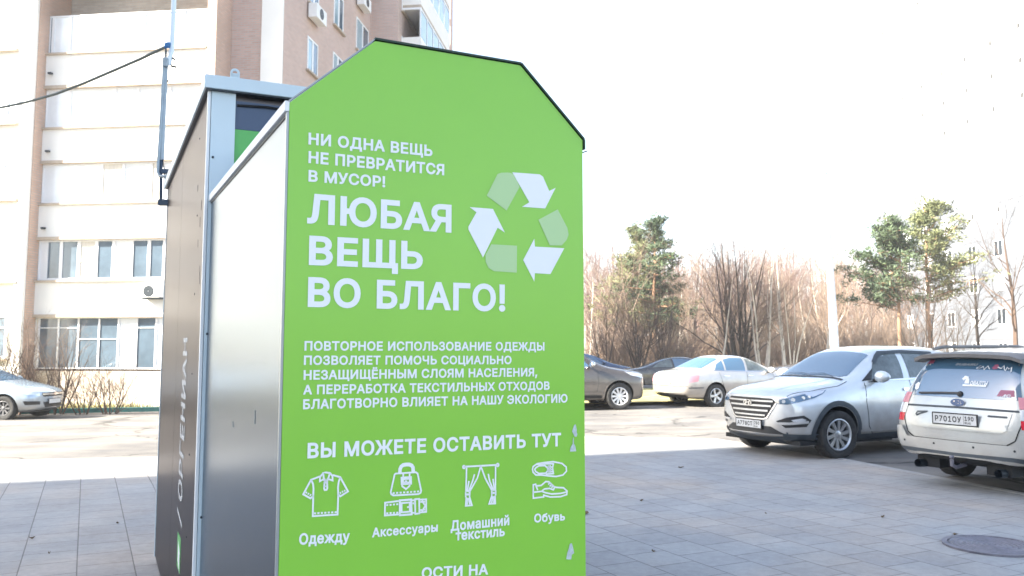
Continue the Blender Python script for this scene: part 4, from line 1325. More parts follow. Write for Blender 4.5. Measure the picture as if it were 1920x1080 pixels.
# outside unit of an air conditioner low on the facade, and small wall lamps
a, c = bf(268, 558, -0.2), bf(302, 534, -0.2)
b = MB()
b.box(a.x, c.x, -0.28, 0.05, a.y, c.y)
u_ = b.build('air_conditioner', M['white'], block, bevel=0.015)
b = MB()
b.lathe([(0.02, -0.012), (0.17, -0.012), (0.18, 0.0), (0.02, 0.0)], 20, 'y', (a.x + 0.22, -0.28, (a.y + c.y) / 2))
b.build('fan_grille', M['dark_metal'], u_)
b = MB()
b.box(a.x - 0.02, c.x + 0.02, -0.24, 0.05, a.y - 0.05, a.y - 0.001)
b.build('air_conditioner_bracket', M['dark_metal'], block)
for px, py in ((95, 138), (90, 284), (82, 428)):
    p = bf(px, py, 0.03)
    b = MB()
    b.box(p.x - 0.06, p.x + 0.06, -0.05, 0.06, p.y - 0.02, p.y + 0.03)
    b.box(p.x + 0.0, p.x + 0.10, -0.12, -0.05, p.y - 0.05, p.y - 0.01)
    b.build('wall_spout', M['dark_metal'], block)

# ---- pale tower on the right, its long side running away from the camera
RX = 40.0
rblock = thing('white_apartment_tower', 'very tall pale apartment tower behind the bare trees on the right', 'apartment block', (RX, 0, 0), 0)
yN, yF = 46.0, FPX * RX / 690
M['r_white'] = mat('pale_tower_cladding', (0.118, 0.13, 0.15), 0.8, var=0.05, vscale=0.3)  # darker than its pale paint: shade is put into the colour
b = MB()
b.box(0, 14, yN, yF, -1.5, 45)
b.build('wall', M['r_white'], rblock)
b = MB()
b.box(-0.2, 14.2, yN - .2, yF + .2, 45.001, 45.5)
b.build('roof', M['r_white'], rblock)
b = MB()
for k in range(1, 16):
    b.box(-0.012, -0.001, yN, yF, k * 2.8 - 0.62, k * 2.8 - 0.58)
M['joint'] = mat('panel_joint', (0.10, 0.10, 0.11), .9)
b.build('floor_joint', M['joint'], rblock)
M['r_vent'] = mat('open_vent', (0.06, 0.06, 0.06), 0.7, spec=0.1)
M['r_glass'] = mat('dark_tower_glass', (0.022, 0.028, 0.036), 0.3, spec=0.15)
for fl in range(14):
    for k in range(7):
        yy = 65.0 + k * 4.0
        if yy > yF - 1.5:
            continue
        z0 = 0.55 + fl * 2.8
        b = MB()
        b.box(-0.05, 0.02, yy, yy + 1.35, z0, z0 + 1.45)
        w_ = b.build('window', M['frame'], rblock)
        b = MB()
        b.box(-0.056, -0.051, yy + 0.10, yy + 0.62, z0 + 0.10, z0 + 1.33)
        b.build('pane', M['r_glass'] if fl < 4 and (k * 3 + fl * 5) % 7 < 6 else M['pale_glass'], w_)
        if fl > 3 and (k * 5 + fl * 3) % 5 in (1, 2, 4):                # small dark vent panes in some upper windows
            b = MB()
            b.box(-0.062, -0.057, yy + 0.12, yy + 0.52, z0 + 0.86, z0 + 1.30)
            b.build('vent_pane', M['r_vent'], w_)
        b = MB()
        b.box(-0.056, -0.051, yy + 0.72, yy + 1.26, z0 + 0.10, z0 + 1.33)
        b.build('pane', M['r_glass'] if fl < 4 and (k + fl) % 3 else M['pale_glass'], w_)  # upper floors get pale panes, veiling glare painted in


# ---------------------------------------------------------------- cars
def car_paint(name, col, metal=0.4, rough=0.26, dirt=0.12):
    m = mat(name, col, rough, metal=metal, coat=1.0, var=dirt, vscale=1.3)
    t = m.node_tree                                       # road dirt thrown up over the lower body
    p = t.nodes['Principled BSDF']
    src = p.inputs['Base Color'].links[0].from_socket
    tc = t.nodes['Texture Coordinate']
    sp = t.nodes.new('ShaderNodeSeparateXYZ')
    t.links.new(tc.outputs['Object'], sp.inputs[0])
    nz = t.nodes.new('ShaderNodeTexNoise')
    nz.inputs['Scale'].default_value = 3.5
    nz.inputs['Detail'].default_value = 7
    t.links.new(tc.outputs['Object'], nz.inputs['Vector'])
    ad = t.nodes.new('ShaderNodeMath')
    ad.operation = 'MULTIPLY_ADD'
    ad.inputs[1].default_value = -0.55
    t.links.new(nz.outputs['Fac'], ad.inputs[0])
    t.links.new(sp.outputs['Z'], ad.inputs[2])
    mr = t.nodes.new('ShaderNodeMapRange')
    mr.inputs['From Min'].default_value = 0.05
    mr.inputs['From Max'].default_value = 0.6
    mr.inputs['To Min'].default_value = 0.8
    mr.inputs['To Max'].default_value = 0.06
    t.links.new(ad.outputs[0], mr.inputs['Value'])
    mx = t.nodes.new('ShaderNodeMix')
    mx.data_type = 'RGBA'
    mx.inputs['B'].default_value = (0.30, 0.27, 0.24, 1)
    t.links.new(mr.outputs[0], mx.inputs['Factor'])
    t.links.new(src, mx.inputs['A'])
    t.links.new(mx.outputs['Result'], p.inputs['Base Color'])
    return m


M['under'] = mat('car_underside', (0.02, 0.02, 0.02), 0.9)
M['clad'] = mat('grey_cladding', (0.045, 0.055, 0.065), 0.6, var=0.2, vscale=4)
M['silver'] = car_paint('silver_paint', (0.70, 0.745, 0.77), .3)
M['dusty_silver'] = car_paint('dusty_silver_paint', (0.50, 0.525, 0.505), .15)
M['pale_gold'] = car_paint('pale_silver_paint', (0.50, 0.48, 0.46))
M['graphite'] = car_paint('graphite_paint', (0.075, 0.065, 0.06), 0.4, dirt=0.3)
M['blue_silver'] = car_paint('blue_silver_paint', (0.40, 0.54, 0.68))
M['black_paint'] = car_paint('black_paint', (0.012, 0.012, 0.014), 0.1)
M['blue_paint'] = car_paint('blue_paint', (0.012, 0.05, 0.13), 0.2)
M['interior'] = mat('light_window_tint', (0.10, 0.12, 0.12), 0.06, spec=0.9, var=0.6, vscale=3)


class Car:
    """a car built from sections along its length: local x runs from the front bumper (0) to the tail, y across, z up"""
    def __init__(s, name, label, st, paint, wheels, wr, front_bow=0.16, rear_bow=0.10, group='parked cars', loc=(0, 0), heading=0.0, zoff=0.0):
        s.paint = paint
        s.root = thing(name, label, 'car', (loc[0], loc[1], gz(*loc) + zoff), heading + math.pi, group)
        L = st[-1][0]
        s.L = L
        rings = []
        for (x, zb, wb, wm, zm, ws, zs, wr_, zr, zc) in st:
            hp = [(0, zb), (wb * .85, zb), (wb, zb + .07), (wm, zm), (ws, zs), (wr_, zr), (wr_ * .62, zr + (zc - zr) * .72), (0, zc)]
            fb = front_bow * max(0, 1 - x / (0.32 * L)) ** 1.3
            rb_ = rear_bow * max(0, 1 - (L - x) / (0.25 * L)) ** 1.3
            mx_ = max(p[0] for p in hp)
            ring = []
            for i, (y, z) in enumerate(hp):
                ring.append((x + (fb - rb_) * (y / 0.9) ** 2, y, z))
            for i in range(6, 0, -1):
                y, z = hp[i]
                ring.append((x + (fb - rb_) * (y / 0.9) ** 2, -y, z))
            rings.append(ring)
        vs, fs = [], []
        n = 14
        for r in rings:
            vs += r
        for i in range(len(rings) - 1):
            for k in range(n):
                k2 = (k + 1) % n
                fs.append((i * n + k, i * n + k2, (i + 1) * n + k2, (i + 1) * n + k))
        for end in (0, len(rings) - 1):                  # end caps: rows of five across, bowed
            ring = rings[end]
            base = end * n
            sgn = -1 if end == 0 else 1
            bow = front_bow if end == 0 else -rear_bow
            rows = []
            for k in range(1, 7):
                lft, rgt = base + (14 - k), base + k
                w_ = ring[k][1]
                xs_ = st[end][0]
                mid = []
                for t in (-0.5, 0.0, 0.5):
                    y = w_ * t
                    mid.append(len(vs))
                    vs.append((xs_ + bow * (y / 0.9) ** 2 + sgn * 0.0, y, ring[k][2]))
                rows.append([lft] + mid + [rgt])
            for k in range(5):
                for j in range(4):
                    q = (rows[k][j], rows[k][j + 1], rows[k + 1][j + 1], rows[k + 1][j])
                    fs.append(q if end == 0 else q[::-1])
            for row, apex in ((rows[0], base), (rows[-1], base + 7)):
                for j in range(4):
                    fs.append((row[j], row[j + 1], apex))
        me = bpy.data.meshes.new('body')
        me.from_pydata(vs, [], fs)
        bm = bmesh.new()
        bm.from_mesh(me)
        bmesh.ops.recalc_face_normals(bm, faces=bm.faces)
        bm.to_mesh(me)
        bm.free()
        o = bpy.data.objects.new('body', me)
        COL.objects.link(o)
        me.materials.append(paint)
        me.materials.append(M['under'])
        sb = o.modifiers.new('s', 'SUBSURF')
        sb.levels = sb.render_levels = 2
        dg = bpy.context.evaluated_depsgraph_get()
        m2 = bpy.data.meshes.new_from_object(o.evaluated_get(dg))
        o.modifiers.clear()
        o.data = m2
        s.bvh = BVHTree.FromPolygons([v.co.copy() for v in m2.vertices], [list(p.vertices) for p in m2.polygons])
        # wheel arches cut out of the body
        cut = MB()
        for x in wheels:
            for sy in (-1, 1):
                cut.lathe([(0.0005, 0.42 * sy), (wr + .055, 0.42 * sy), (wr + .055, 1.3 * sy), (0.0005, 1.3 * sy)], 40, 'y', (x, 0, wr + .012))
        co = cut.build('cutter', M['under'])
        bo = o.modifiers.new('b', 'BOOLEAN')
        bo.object = co
        bo.operation = 'DIFFERENCE'
        bo.solver = 'EXACT'
        bo.material_mode = 'TRANSFER'
        dg = bpy.context.evaluated_depsgraph_get()
        m3 = bpy.data.meshes.new_from_object(o.evaluated_get(dg))
        o.modifiers.clear()
        o.data = m3
        bpy.data.objects.remove(co)
        m3.polygons.foreach_set('use_smooth', [True] * len(m3.polygons))
        m3.set_sharp_from_angle(angle=R(38))
        o.parent = s.root
        s.body = o
        s.wr = wr

    def cast(s, p, d, eps):
        h = s.bvh.ray_cast(p - d * 3, d)
        if h[0] is None:
            h = s.bvh.find_nearest(p)
        nn = h[1]
        if nn.dot(d) > 0:
            nn = -nn
        return h[0] + nn * eps

    def patch(s, name, pts, d, mt, eps=0.004, parent=None, res=0.06, mirror=False, thick=0.0):
        """a panel, pane or lens laid on the body: outline pts (3-D), seen along d"""
        out = []
        for sy in ((1, -1) if mirror else (1,)):
            D = Vector((d[0], d[1] * sy, d[2])).normalized()
            P = [Vector((p[0], p[1] * sy, p[2])) for p in pts]
            a = D.cross(Vector((0, 0, 1)))
            a = Vector((0, 1, 0)) if a.length < 0.1 else a.normalized()
            c = a.cross(D).normalized()
            q = [Vector((p.dot(a), p.dot(c))) for p in P]
            bp = []
            for i in range(len(q)):
                u_, v_ = q[i], q[(i + 1) % len(q)]
                m_ = max(1, int((v_ - u_).length / res))
                bp += [u_ + (v_ - u_) * (j / m_) for j in range(m_)]
            nb = len(bp)
            x0, x1_ = min(p.x for p in bp), max(p.x for p in bp)
            y0_, y1_ = min(p.y for p in bp), max(p.y for p in bp)
            allp = list(bp)
            yy = y0_ + res / 2
            while yy < y1_:
                xx = x0 + res / 2
                while xx < x1_:
                    allp.append(Vector((xx, yy)))
                    xx += res
                yy += res
            r = delaunay_2d_cdt(allp, [(i, (i + 1) % nb) for i in range(nb)], [list(range(nb))], 1, 1e-5)
            dep = sum(p.dot(D) for p in P) / len(P)
            vs = [s.cast(a * v.x + c * v.y + D * dep, D, eps) for v in r[0]]
            fs = []
            for f in r[2]:
                nn = (vs[f[1]] - vs[f[0]]).cross(vs[f[2]] - vs[f[0]])
                fs.append(list(f) if nn.dot(D) < 0 else list(f)[::-1])
            o = mesh(name, vs, fs, mt, parent or s.root, smooth=True)
            out.append(o)
        return out

    def ribbon(s, name, pts, d, wdt, mt, eps=0.005, parent=None, mirror=False, res=0.05):
        out = []
        for sy in ((1, -1) if mirror else (1,)):
            D = Vector((d[0], d[1] * sy, d[2])).normalized()
            P = [Vector((p[0], p[1] * sy, p[2])) for p in pts]
            Q = []
            for i in range(len(P) - 1):
                m_ = max(1, int((P[i + 1] - P[i]).length / res))
                Q += [P[i] + (P[i + 1] - P[i]) * (j / m_) for j in range(m_)]
            Q.append(P[-1])
            vs, fs = [], []
            for i, p in enumerate(Q):
                t = (Q[min(i + 1, len(Q) - 1)] - Q[max(i - 1, 0)]).normalized()
                sd = t.cross(D).normalized() * wdt / 2
                vs += [s.cast(p + sd, D, eps), s.cast(p - sd, D, eps)]
            for i in range(len(Q) - 1):
                fs.append((2 * i, 2 * i + 1, 2 * i + 3, 2 * i + 2))
            out.append(mesh(name, vs, fs, mt, parent or s.root, smooth=True))
        return out

    def wheel(s, x, y, spokes=10, style=0, steer=0.0, rim_mat=None, width=0.22):
        """a wheel with its outer face towards +-y"""
        sy = 1 if y > 0 else -1
        r = s.wr
        wo = bpy.data.objects.new('wheel', None)
        COL.objects.link(wo)
        wo.parent = s.root
        wo.location = (x, y, r)
        wo.rotation_euler = (0, 0, steer)
        rr = r * (0.67 if style != 2 else 0.62)
        hw = width / 2
        b = MB()
        pf = [(rr - .005, -hw * .8), (r * .86, -hw), (r * .95, -hw * .93), (r * .99, -hw * .7), (r, -hw * .35), (r, hw * .35), (r * .99, hw * .7), (r * .95, hw * .93), (r * .86, hw), (rr + .008, hw * .86), (rr - .005, hw * .75)]
        b.lathe([(q, h_ * sy) for q, h_ in pf], 48, 'y', closed=True)
        for k in range(46):                               # tread blocks
            t = 2 * math.pi * k / 46
            cc = Vector((math.cos(t), 0, math.sin(t)))
            tt = Vector((-math.sin(t), 0, math.cos(t)))
            b.obox(cc * (r - .001), cc * 0.005, Vector((0, hw * .8, 0)), tt * 0.014)
        b.build('tyre', M['rubber'], wo, smooth=45)
        rm = rim_mat or M['alloy']
        b = MB()
        b.lathe([(q, h_ * sy) for q, h_ in [(rr, hw * .86), (rr - .012, hw * .9), (rr - .028, hw * .72), (rr - .035, -hw * .4)]], 40, 'y')
        rin = rr - .03
        yo = hw * .62 * sy
        for k in range(spokes):
            t = 2 * math.pi * k / spokes
            sw = 0.42 if style == 0 else 0.0               # swept spokes
            c0_ = Vector((math.cos(t), 0, math.sin(t)))
            t2 = t + sw * 0.5
            c1_ = Vector((math.cos(t2), 0, math.sin(t2)))
            w0 = rr * (0.085 if spokes > 7 else 0.13)
            w1 = rr * (0.12 if spokes > 7 else 0.17)
            a0 = c0_ * (rr * .2)
            a1 = c1_ * rin
            dd = (a1 - a0).normalized()
            sd = Vector((-dd.z, 0, dd.x))
            yv = Vector((0, yo, 0))
            ys2 = Vector((0, hw * .72 * sy, 0))
            bk = Vector((0, -0.03 * sy, 0))
            b.add([a0 - sd * w0 + yv, a0 + sd * w0 + yv, a1 + sd * w1 + ys2, a1 - sd * w1 + ys2,
                   a0 - sd * w0 + yv + bk, a0 + sd * w0 + yv + bk, a1 + sd * w1 + ys2 + bk, a1 - sd * w1 + ys2 + bk],
                  [(0, 1, 2, 3), (4, 7, 6, 5), (0, 4, 5, 1), (2, 6, 7, 3), (1, 5, 6, 2), (0, 3, 7, 4)])
        b.lathe([(q, h_) for q, h_ in [(0.0005, yo + .012 * sy), (rr * .16, yo + .010 * sy), (rr * .25, yo), (rr * .25, yo - .04 * sy)]], 24, 'y')
        b.build('rim', rm, wo, smooth=35)
        b = MB()
        b.lathe([(0.0005, -hw * .15 * sy), (rr - .03, -hw * .15 * sy)], 32, 'y')
        b.build('brake_disc', M['under'], wo)
        return wo

    def mirror_pod(s, x, y, z, mt=None, size=(0.09, 0.13, 0.09), both=True):
        for sy in ((1, -1) if both else (1,)):
            b = MB()
            pr = []
            for i in range(9):
                t = i / 8 * math.pi
                pr.append((math.sin(t) * 1.0 + 0.0005, -math.cos(t)))
            n = 16
            for q, h_ in pr:
                for k in range(n):
                    a = 2 * math.pi * k / n
                    X, Zz = math.cos(a) * q, math.sin(a) * q
                    X = max(-1, min(0.55, X))
                    b.v.append(Vector((x + X * size[0], sy * (y + h_ * size[1]), z + Zz * size[2] * (1 - 0.15 * h_))))
            for i in range(8):
                for k in range(n):
                    b.f.append([i * n + k, i * n + (k + 1) % n, (i + 1) * n + (k + 1) % n, (i + 1) * n + k])
            mo = b.build('mirror', mt or s.paint, s.root, smooth=50)
            b = MB()
            b.tube([(x + .02, sy * (y - size[1] - .10), z - .07), (x + .01, sy * (y - size[1] * .4), z - .05)], [.03, .035], 8)
            b.build('mirror_arm', M['black'], mo)

    def plate(s, x, y, z, text, face=-1, yaw=0.0, tilt=0.0, frame=True):
        """number plate facing -x (face=-1) or +x"""
        ex = Vector((0, face, 0))                          # reading direction
        nrm = Vector((face, 0, 0))
        b = MB()
        b.obox((x, y, z), (0.004, 0, 0), (0, 0.26, 0), (0, 0, 0.056))
        p_ = b.build('number_plate', M['plate'], s.root, bevel=0.002)
        if frame:
            b = MB()
            for dz in (-0.062, 0.062):
                b.obox((x + 0.003 * face * -1, y, z + dz), (0.008, 0, 0), (0, 0.272, 0), (0, 0, 0.0065))
            for dy in (-0.2655, 0.2655):
                b.obox((x + 0.003 * face * -1, y + dy, z), (0.008, 0, 0), (0, 0.0065, 0), (0, 0, 0.0555))
            b.build('plate_frame', M['black'], p_)
        o = Vector((x, y, z)) + nrm * 0.0052
        big, reg = text
        text_mesh('lettering', big, o + ex * (-0.235) + Vector((0, 0, -0.032)), ex, (0, 0, 1), 0.32, 0.064, M['plate_ink'], p_, 60)
        text_mesh('lettering', reg, o + ex * 0.125 + Vector((0, 0, -0.008)), ex, (0, 0, 1), 0.105, 0.048, M['plate_ink'], p_, 40)
        text_mesh('lettering', 'RUS', o + ex * 0.125 + Vector((0, 0, -0.044)), ex, (0, 0, 1), 0.07, 0.022, M['plate_ink'], p_, 40)
        b = MB()
        b.obox(o + ex * 0.112 + nrm * 0.0, (0.0004, 0, 0), (0, 0.0018, 0), (0, 0, 0.05))
        b.build('plate_divider', M['plate_ink'], p_)
        return p_


def mir(o):
    return o


# --- the silver crossover, nose towards the camera
st = [(0.00, .34, .60, .70, .56, .70, .76, .60, .86, .90),
      (0.10, .22, .74, .84, .56, .82, .82, .68, .95, .985),
      (0.42, .20, .84, .915, .62, .87, .90, .72, 1.015, 1.05),
      (0.85, .20, .86, .925, .64, .885, .97, .74, 1.065, 1.105),
      (1.18, .20, .86, .922, .66, .89, 1.02, .745, 1.10, 1.145),
      (1.55, .20, .86, .92, .68, .89, 1.05, .70, 1.29, 1.345),
      (2.00, .20, .86, .92, .68, .89, 1.075, .635, 1.545, 1.585),
      (2.55, .20, .86, .922, .70, .888, 1.09, .625, 1.615, 1.645),
      (3.30, .20, .86, .925, .72, .888, 1.115, .61, 1.61, 1.64),
      (3.90, .22, .86, .92, .74, .875, 1.15, .58, 1.545, 1.58),
      (4.25, .26, .84, .90, .76, .85, 1.14, .55, 1.30, 1.33),
      (4.48, .36, .74, .82, .74, .78, 1.02, .48, 1.08, 1.10)]
HD_T = R(180 + 27)
fw = on_ground(1566, 859)                                   # where the near front wheel stands
hx = Vector((math.cos(HD_T), math.sin(HD_T), 0))            # forward
lx = Vector((-hx.y, hx.x, 0))                               # left of the car
AX = 0.89
loc = fw + hx * AX - lx * 0.80
C1 = Car('parked_suv', 'silver crossover with its nose towards the paving and a four bar grille', st, M['silver'], (AX, AX + 2.67), 0.345, 0.20, 0.10, loc=(loc.x, loc.y), heading=HD_T)
LS = -1                                                     # the car's left side is local -y
def side(s_, pts):
    return [(x, s_ * 0.9, z) for x, z in pts]
DS = (0, -1, 0)                                             # looking at the +y side inwards (mirrored for -y)
S1 = lambda pts: [(x, 0.9, z) for x, z in pts]
F1 = lambda pts: [(-0.2, y, z) for y, z in pts]
FR = (1, 0, 0)
M['screen'] = mat('blue_windscreen', (0.06, 0.125, 0.19), 0.03, spec=1.0)  # sky reflection painted in as a blue base
M['screen'].node_tree.nodes['Principled BSDF'].inputs['IOR'].default_value = 2.2
C1.patch('windscreen', [(1.26, -.60, 2), (1.20, 0, 2), (1.26, .60, 2), (1.34, .665, 2), (1.94, .555, 2), (1.98, 0, 2), (1.94, -.555, 2), (1.34, -.665, 2)], (0, 0, -1), M['screen'], 0.005)
C1.patch('side_window', S1([(1.62, 1.115), (2.36, 1.135), (2.44, 1.53), (2.10, 1.515), (1.86, 1.36)]), DS, M['interior'], 0.005, mirror=True)
C1.patch('side_window', S1([(2.50, 1.14), (3.30, 1.165), (3.34, 1.50), (2.56, 1.535)]), DS, M['interior'], 0.005, mirror=True)
C1.patch('side_window', S1([(3.38, 1.17), (3.78, 1.22), (3.70, 1.42), (3.42, 1.49)]), DS, M['car_glass'], 0.005, mirror=True)
C1.ribbon('window_visor', S1([(1.88, 1.365), (2.02, 1.46), (2.14, 1.515), (2.6, 1.535), (3.3, 1.505)]), DS, 0.045, M['clad'], 0.012, mirror=True)
C1.ribbon('window_trim', S1([(1.58, 1.095), (2.4, 1.115), (3.3, 1.145), (3.84, 1.215)]), DS, 0.018, M['chrome'], 0.007, mirror=True)
for pts in ([(1.50, 1.08), (1.46, .80), (1.52, .45), (1.62, .33)], [(2.47, 1.12), (2.48, .70), (2.46, .33)], [(1.62, .33), (2.46, .33), (3.1, .33), (3.42, .62), (3.5, 1.12)]):
    C1.ribbon('door_gap', S1(pts), DS, 0.010, M['under'], 0.003, mirror=True)
for x in (2.28, 3.16):
    C1.patch('door_handle', S1([(x, .985), (x + .19, .992), (x + .20, .965), (x + .18, .95), (x + .01, .945)]), DS, M['chrome'], 0.022, mirror=True)
C1.ribbon('body_crease', S1([(1.35, .86), (2.2, .90), (3.2, .95), (4.0, 1.0)]), DS, 0.02, M['silver'], 0.007, mirror=True)
# cladding: sills, arch flares, lower bumper
C1.patch('sill_cladding', S1([(1.32, .335), (3.14, .335), (3.14, .215), (1.32, .215)]), DS, M['clad'], 0.012, mirror=True)
C1.ribbon('sill_strip', S1([(1.34, .385), (3.12, .385)]), DS, 0.03, M['silver'], 0.02, mirror=True)
for cx in (AX, AX + 2.67):
    a0, a1 = (-18, 198)
    pts = [(cx + .478 * math.cos(R(a)), .357 + .478 * math.sin(R(a))) for a in range(a0, a1 + 1, 12)]
    pts += [(cx + .405 * math.cos(R(a)), .357 + .405 * math.sin(R(a))) for a in range(a1, a0 - 1, -12)]
    C1.patch('wheel_arch', S1(pts), DS, M['clad'], 0.012, mirror=True, res=.05)
C1.patch('lower_bumper', F1([(-.84, .37), (-.5, .33), (0, .30), (.5, .33), (.84, .37), (.84, .23), (0, .20), (-.84, .23)]), FR, M['clad'], 0.014)
C1.patch('lower_bumper', S1([(.12, .37), (.50, .36), (.48, .20), (.12, .20)]), DS, M['clad'], 0.014, mirror=True)
C1.patch('lower_intake', F1([(-.62, .355), (-.40, .46), (.40, .46), (.62, .355)]), FR, M['black'], 0.006)
g = C1.patch('grille', F1([(-.50, .80), (-.43, .865), (.43, .865), (.50, .80), (.34, .585), (.28, .565), (-.28, .565), (-.34, .585)]), FR, M['black'], 0.006)[0]
for z, w_, t in ((.822, .455, .024), (.752, .42, .026), (.682, .365, .026), (.614, .315, .022)):
    C1.ribbon('grille_bar', F1([(-w_, z), (0, z), (w_, z)]), FR, t, M['alloy'], 0.020, parent=g)
C1.ribbon('grille_rim', F1([(-.50, .80), (-.34, .580), (-.28, .560), (.28, .560), (.34, .580), (.50, .80)]), FR, .018, M['chrome'], 0.014, parent=g)
# the slanted H in its oval ring
ep = C1.cast(Vector((-.5, 0, .79)), Vector((1, 0, 0)), 0.03)
def emblem(C, c, nx_, ring=(.085, .045), parent=None):
    b = MB()
    n = 28
    for i in range(n):
        for k, f in ((0, 1.0), (1, .80)):
            t = 2 * math.pi * i / n
            b.v.append(c + Vector((0, nx_ * ring[0] * f * math.cos(t), ring[1] * f * math.sin(t))))
    for i in range(n):
        j = (i + 1) % n
        b.f.append([2 * i, 2 * j, 2 * j + 1, 2 * i + 1])
    return b
mesh('emblem_back', [ep + Vector((.004, .084 * math.cos(6.2832 * i / 24), .044 * math.sin(6.2832 * i / 24))) for i in range(24)], [list(range(24))], M['black'], C1.root)
b = emblem(C1, ep, -1)
for pts in ([(-.052, -.026), (-.030, -.028), (-.014, .028), (-.036, .030)], [(.014, -.028), (.036, -.030), (.052, .026), (.030, .028)], [(-.03, -.008), (.03, -.002), (.034, .010), (-.026, .006)]):
    b.add([ep + Vector((-.001, -a, c)) for a, c in pts], [(0, 1, 2, 3)])
b.build('emblem', M['chrome'], C1.root)
pc_ = min(C1.cast(Vector((-.5, y, z)), Vector((1, 0, 0)), 0).x for y in (0, .2) for z in (.43, .48, .53))
C1.plate(pc_ - .018, 0, .478, ('А778СТ', '750'), -1)
# headlights: dark housing, clear lenses
D45 = (.75, -.66, -.05)
hl = C1.patch('headlight', [(.04, .52, .79), (.06, .50, .83), (.14, .66, .875), (.30, .80, .93), (.64, .90, .995), (.57, .90, .94), (.42, .88, .88), (.22, .78, .82), (.12, .66, .785)], D45, M['car_glass'], 0.006, mirror=True, res=.04)
for i, sy in enumerate((1, -1)):
    for (x, y, z, r_) in ((.12, .60, .825, .026), (.20, .70, .85, .030), (.30, .79, .878, .026), (.36, .84, .892, .022)):
        p = C1.cast(Vector((x, y * sy, z)), Vector((.75, -.66 * sy, -.05)).normalized(), 0.012)
        b = MB()
        nrm = Vector((-.75, .66 * sy, .05)).normalized()
        e1_ = nrm.cross(Vector((0, 0, 1))).normalized()
        e2_ = e1_.cross(nrm)
        for k in range(14):
            t = 2 * math.pi * k / 14
            b.v.append(p + e1_ * r_ * math.cos(t) + e2_ * r_ * math.sin(t))
        b.f.append(list(range(14)))
        mesh('lamp', b.v, b.f, M['lamp_white'], hl[i])
C1.ribbon('light_strip', [(.06, .51, .842), (.14, .66, .888), (.30, .80, .945), (.60, .90, .996)], D45, .016, M['lamp_white'], 0.010, mirror=True)
C1.patch('headlight_tail', [(.40, .87, .895), (.56, .90, .945), (.61, .90, .984), (.34, .82, .945), (.32, .80, .92)], D45, M['lamp_white'], 0.010, mirror=True, res=.04)
fo = C1.patch('fog_lamp_bezel', [(.10, .46, .54), (.18, .60, .60), (.30, .80, .635), (.38, .86, .57), (.32, .82, .475), (.16, .58, .45)], D45, M['black'], 0.006, mirror=True, res=.04)
for f_, sy in zip(fo, (1, -1)):
    C1.patch('fog_lamp', [(.20, .66 * sy, .565), (.28, .78 * sy, .595), (.33, .82 * sy, .575), (.30, .79 * sy, .548), (.22, .68 * sy, .545)], (.75, -.66 * sy, -.05), M['lamp_white'], 0.012, res=.03, parent=f_)
    C1.ribbon('running_light', [(.08, .44 * sy, .505), (.18, .64 * sy, .515), (.34, .84 * sy, .545)], (.75, -.66 * sy, -.05), .036, M['silver'], 0.016, parent=f_)
C1.ribbon('bonnet_gap', [(.16, .62, 2), (.5, .745, 2), (1.0, .79, 2), (1.22, .76, 2)], (0, 0, -1), .010, M['under'], 0.002, mirror=True)
C1.ribbon('bonnet_crease', [(.22, .36, 2), (.7, .46, 2), (1.15, .50, 2)], (0, 0, -1), .03, M['silver'], 0.006, mirror=True)
C1.ribbon('cowl', [(1.20, -.70, 2), (1.145, 0, 2), (1.20, .70, 2)], (0, 0, -1), .05, M['black'], 0.006)
for y0_, y1_, x1_ in ((-.10, .48, 1.24), (-.55, -.05, 1.22)):
    C1.ribbon('wiper', [(1.19, y0_, 2), (1.27, (y0_ + y1_) / 2, 2), (x1_ + .02, y1_, 2)], (0, 0, -1), .016, M['black'], 0.018)
C1.mirror_pod(1.70, 1.00, 1.17)
C1.patch('mirror_sail', S1([(1.46, 1.10), (1.66, 1.115), (1.80, 1.29)]), DS, M['black'], 0.006, mirror=True)
b = MB()
b.obox((1.90, -.02, 1.475), (.06, 0, 0.02), (0, .06, 0), (0, 0, .02))
b.build('sensor_box', M['black'], C1.root)
b = MB()
b.obox((1.18, 0, .235), (.95, 0, 0), (0, .78, 0), (0, 0, .03))
b.build('undertray', M['under'], C1.root)
for x in (AX, AX + 2.67):
    for sy in (1, -1):
        C1.wheel(x, sy * .805, 10, 0, (R(-4) if x < 2 else 0))

# --- the dusty estate, tail towards the camera
st = [(0.00, .30, .58, .68, .52, .66, .72, .56, .78, .80), (0.12, .20, .72, .82, .54, .80, .78, .66, .86, .89), (0.5, .19, .80, .86, .56, .83, .88, .70, .95, .98),
      (1.15, .19, .81, .866, .58, .84, .96, .71, 1.02, 1.06), (1.45, .19, .81, .866, .58, .84, .98, .69, 1.15, 1.19), (2.0, .19, .81, .866, .6, .84, 1.0, .62, 1.50, 1.535),
      (2.6, .19, .81, .866, .6, .84, 1.01, .61, 1.555, 1.585), (3.5, .20, .81, .866, .62, .84, 1.02, .60, 1.55, 1.58), (4.02, .24, .81, .864, .62, .835, 1.02, .59, 1.52, 1.545),
      (4.22, .30, .80, .86, .60, .825, 1.015, .605, 1.40, 1.425), (4.38, .34, .78, .855, .58, .82, 1.00, .70, 1.06, 1.08), (4.485, .36, .76, .835, .52, .80, .66, .66, .70, .72)]
HD_F = TH + R(1.5)
hx = Vector((math.cos(HD_F), math.sin(HD_F), 0))
lx = Vector((-hx.y, hx.x, 0))
rc = at_depth(1787, 700, 9.6)                              # middle of the tail
loc = rc + hx * 4.47
C2 = Car('parked_estate', 'dusty pale silver estate seen from behind with stickers on its tailgate window', st, M['dusty_silver'], (.85, .85 + 2.525), 0.325, 0.18, 0.10, loc=(loc.x, loc.y), heading=HD_F, zoff=0.02)
RR = (-1, 0, 0)                                             # looking at the tail; the car's left is local -y
B2 = lambda pts: [(5, y, z) for y, z in pts]
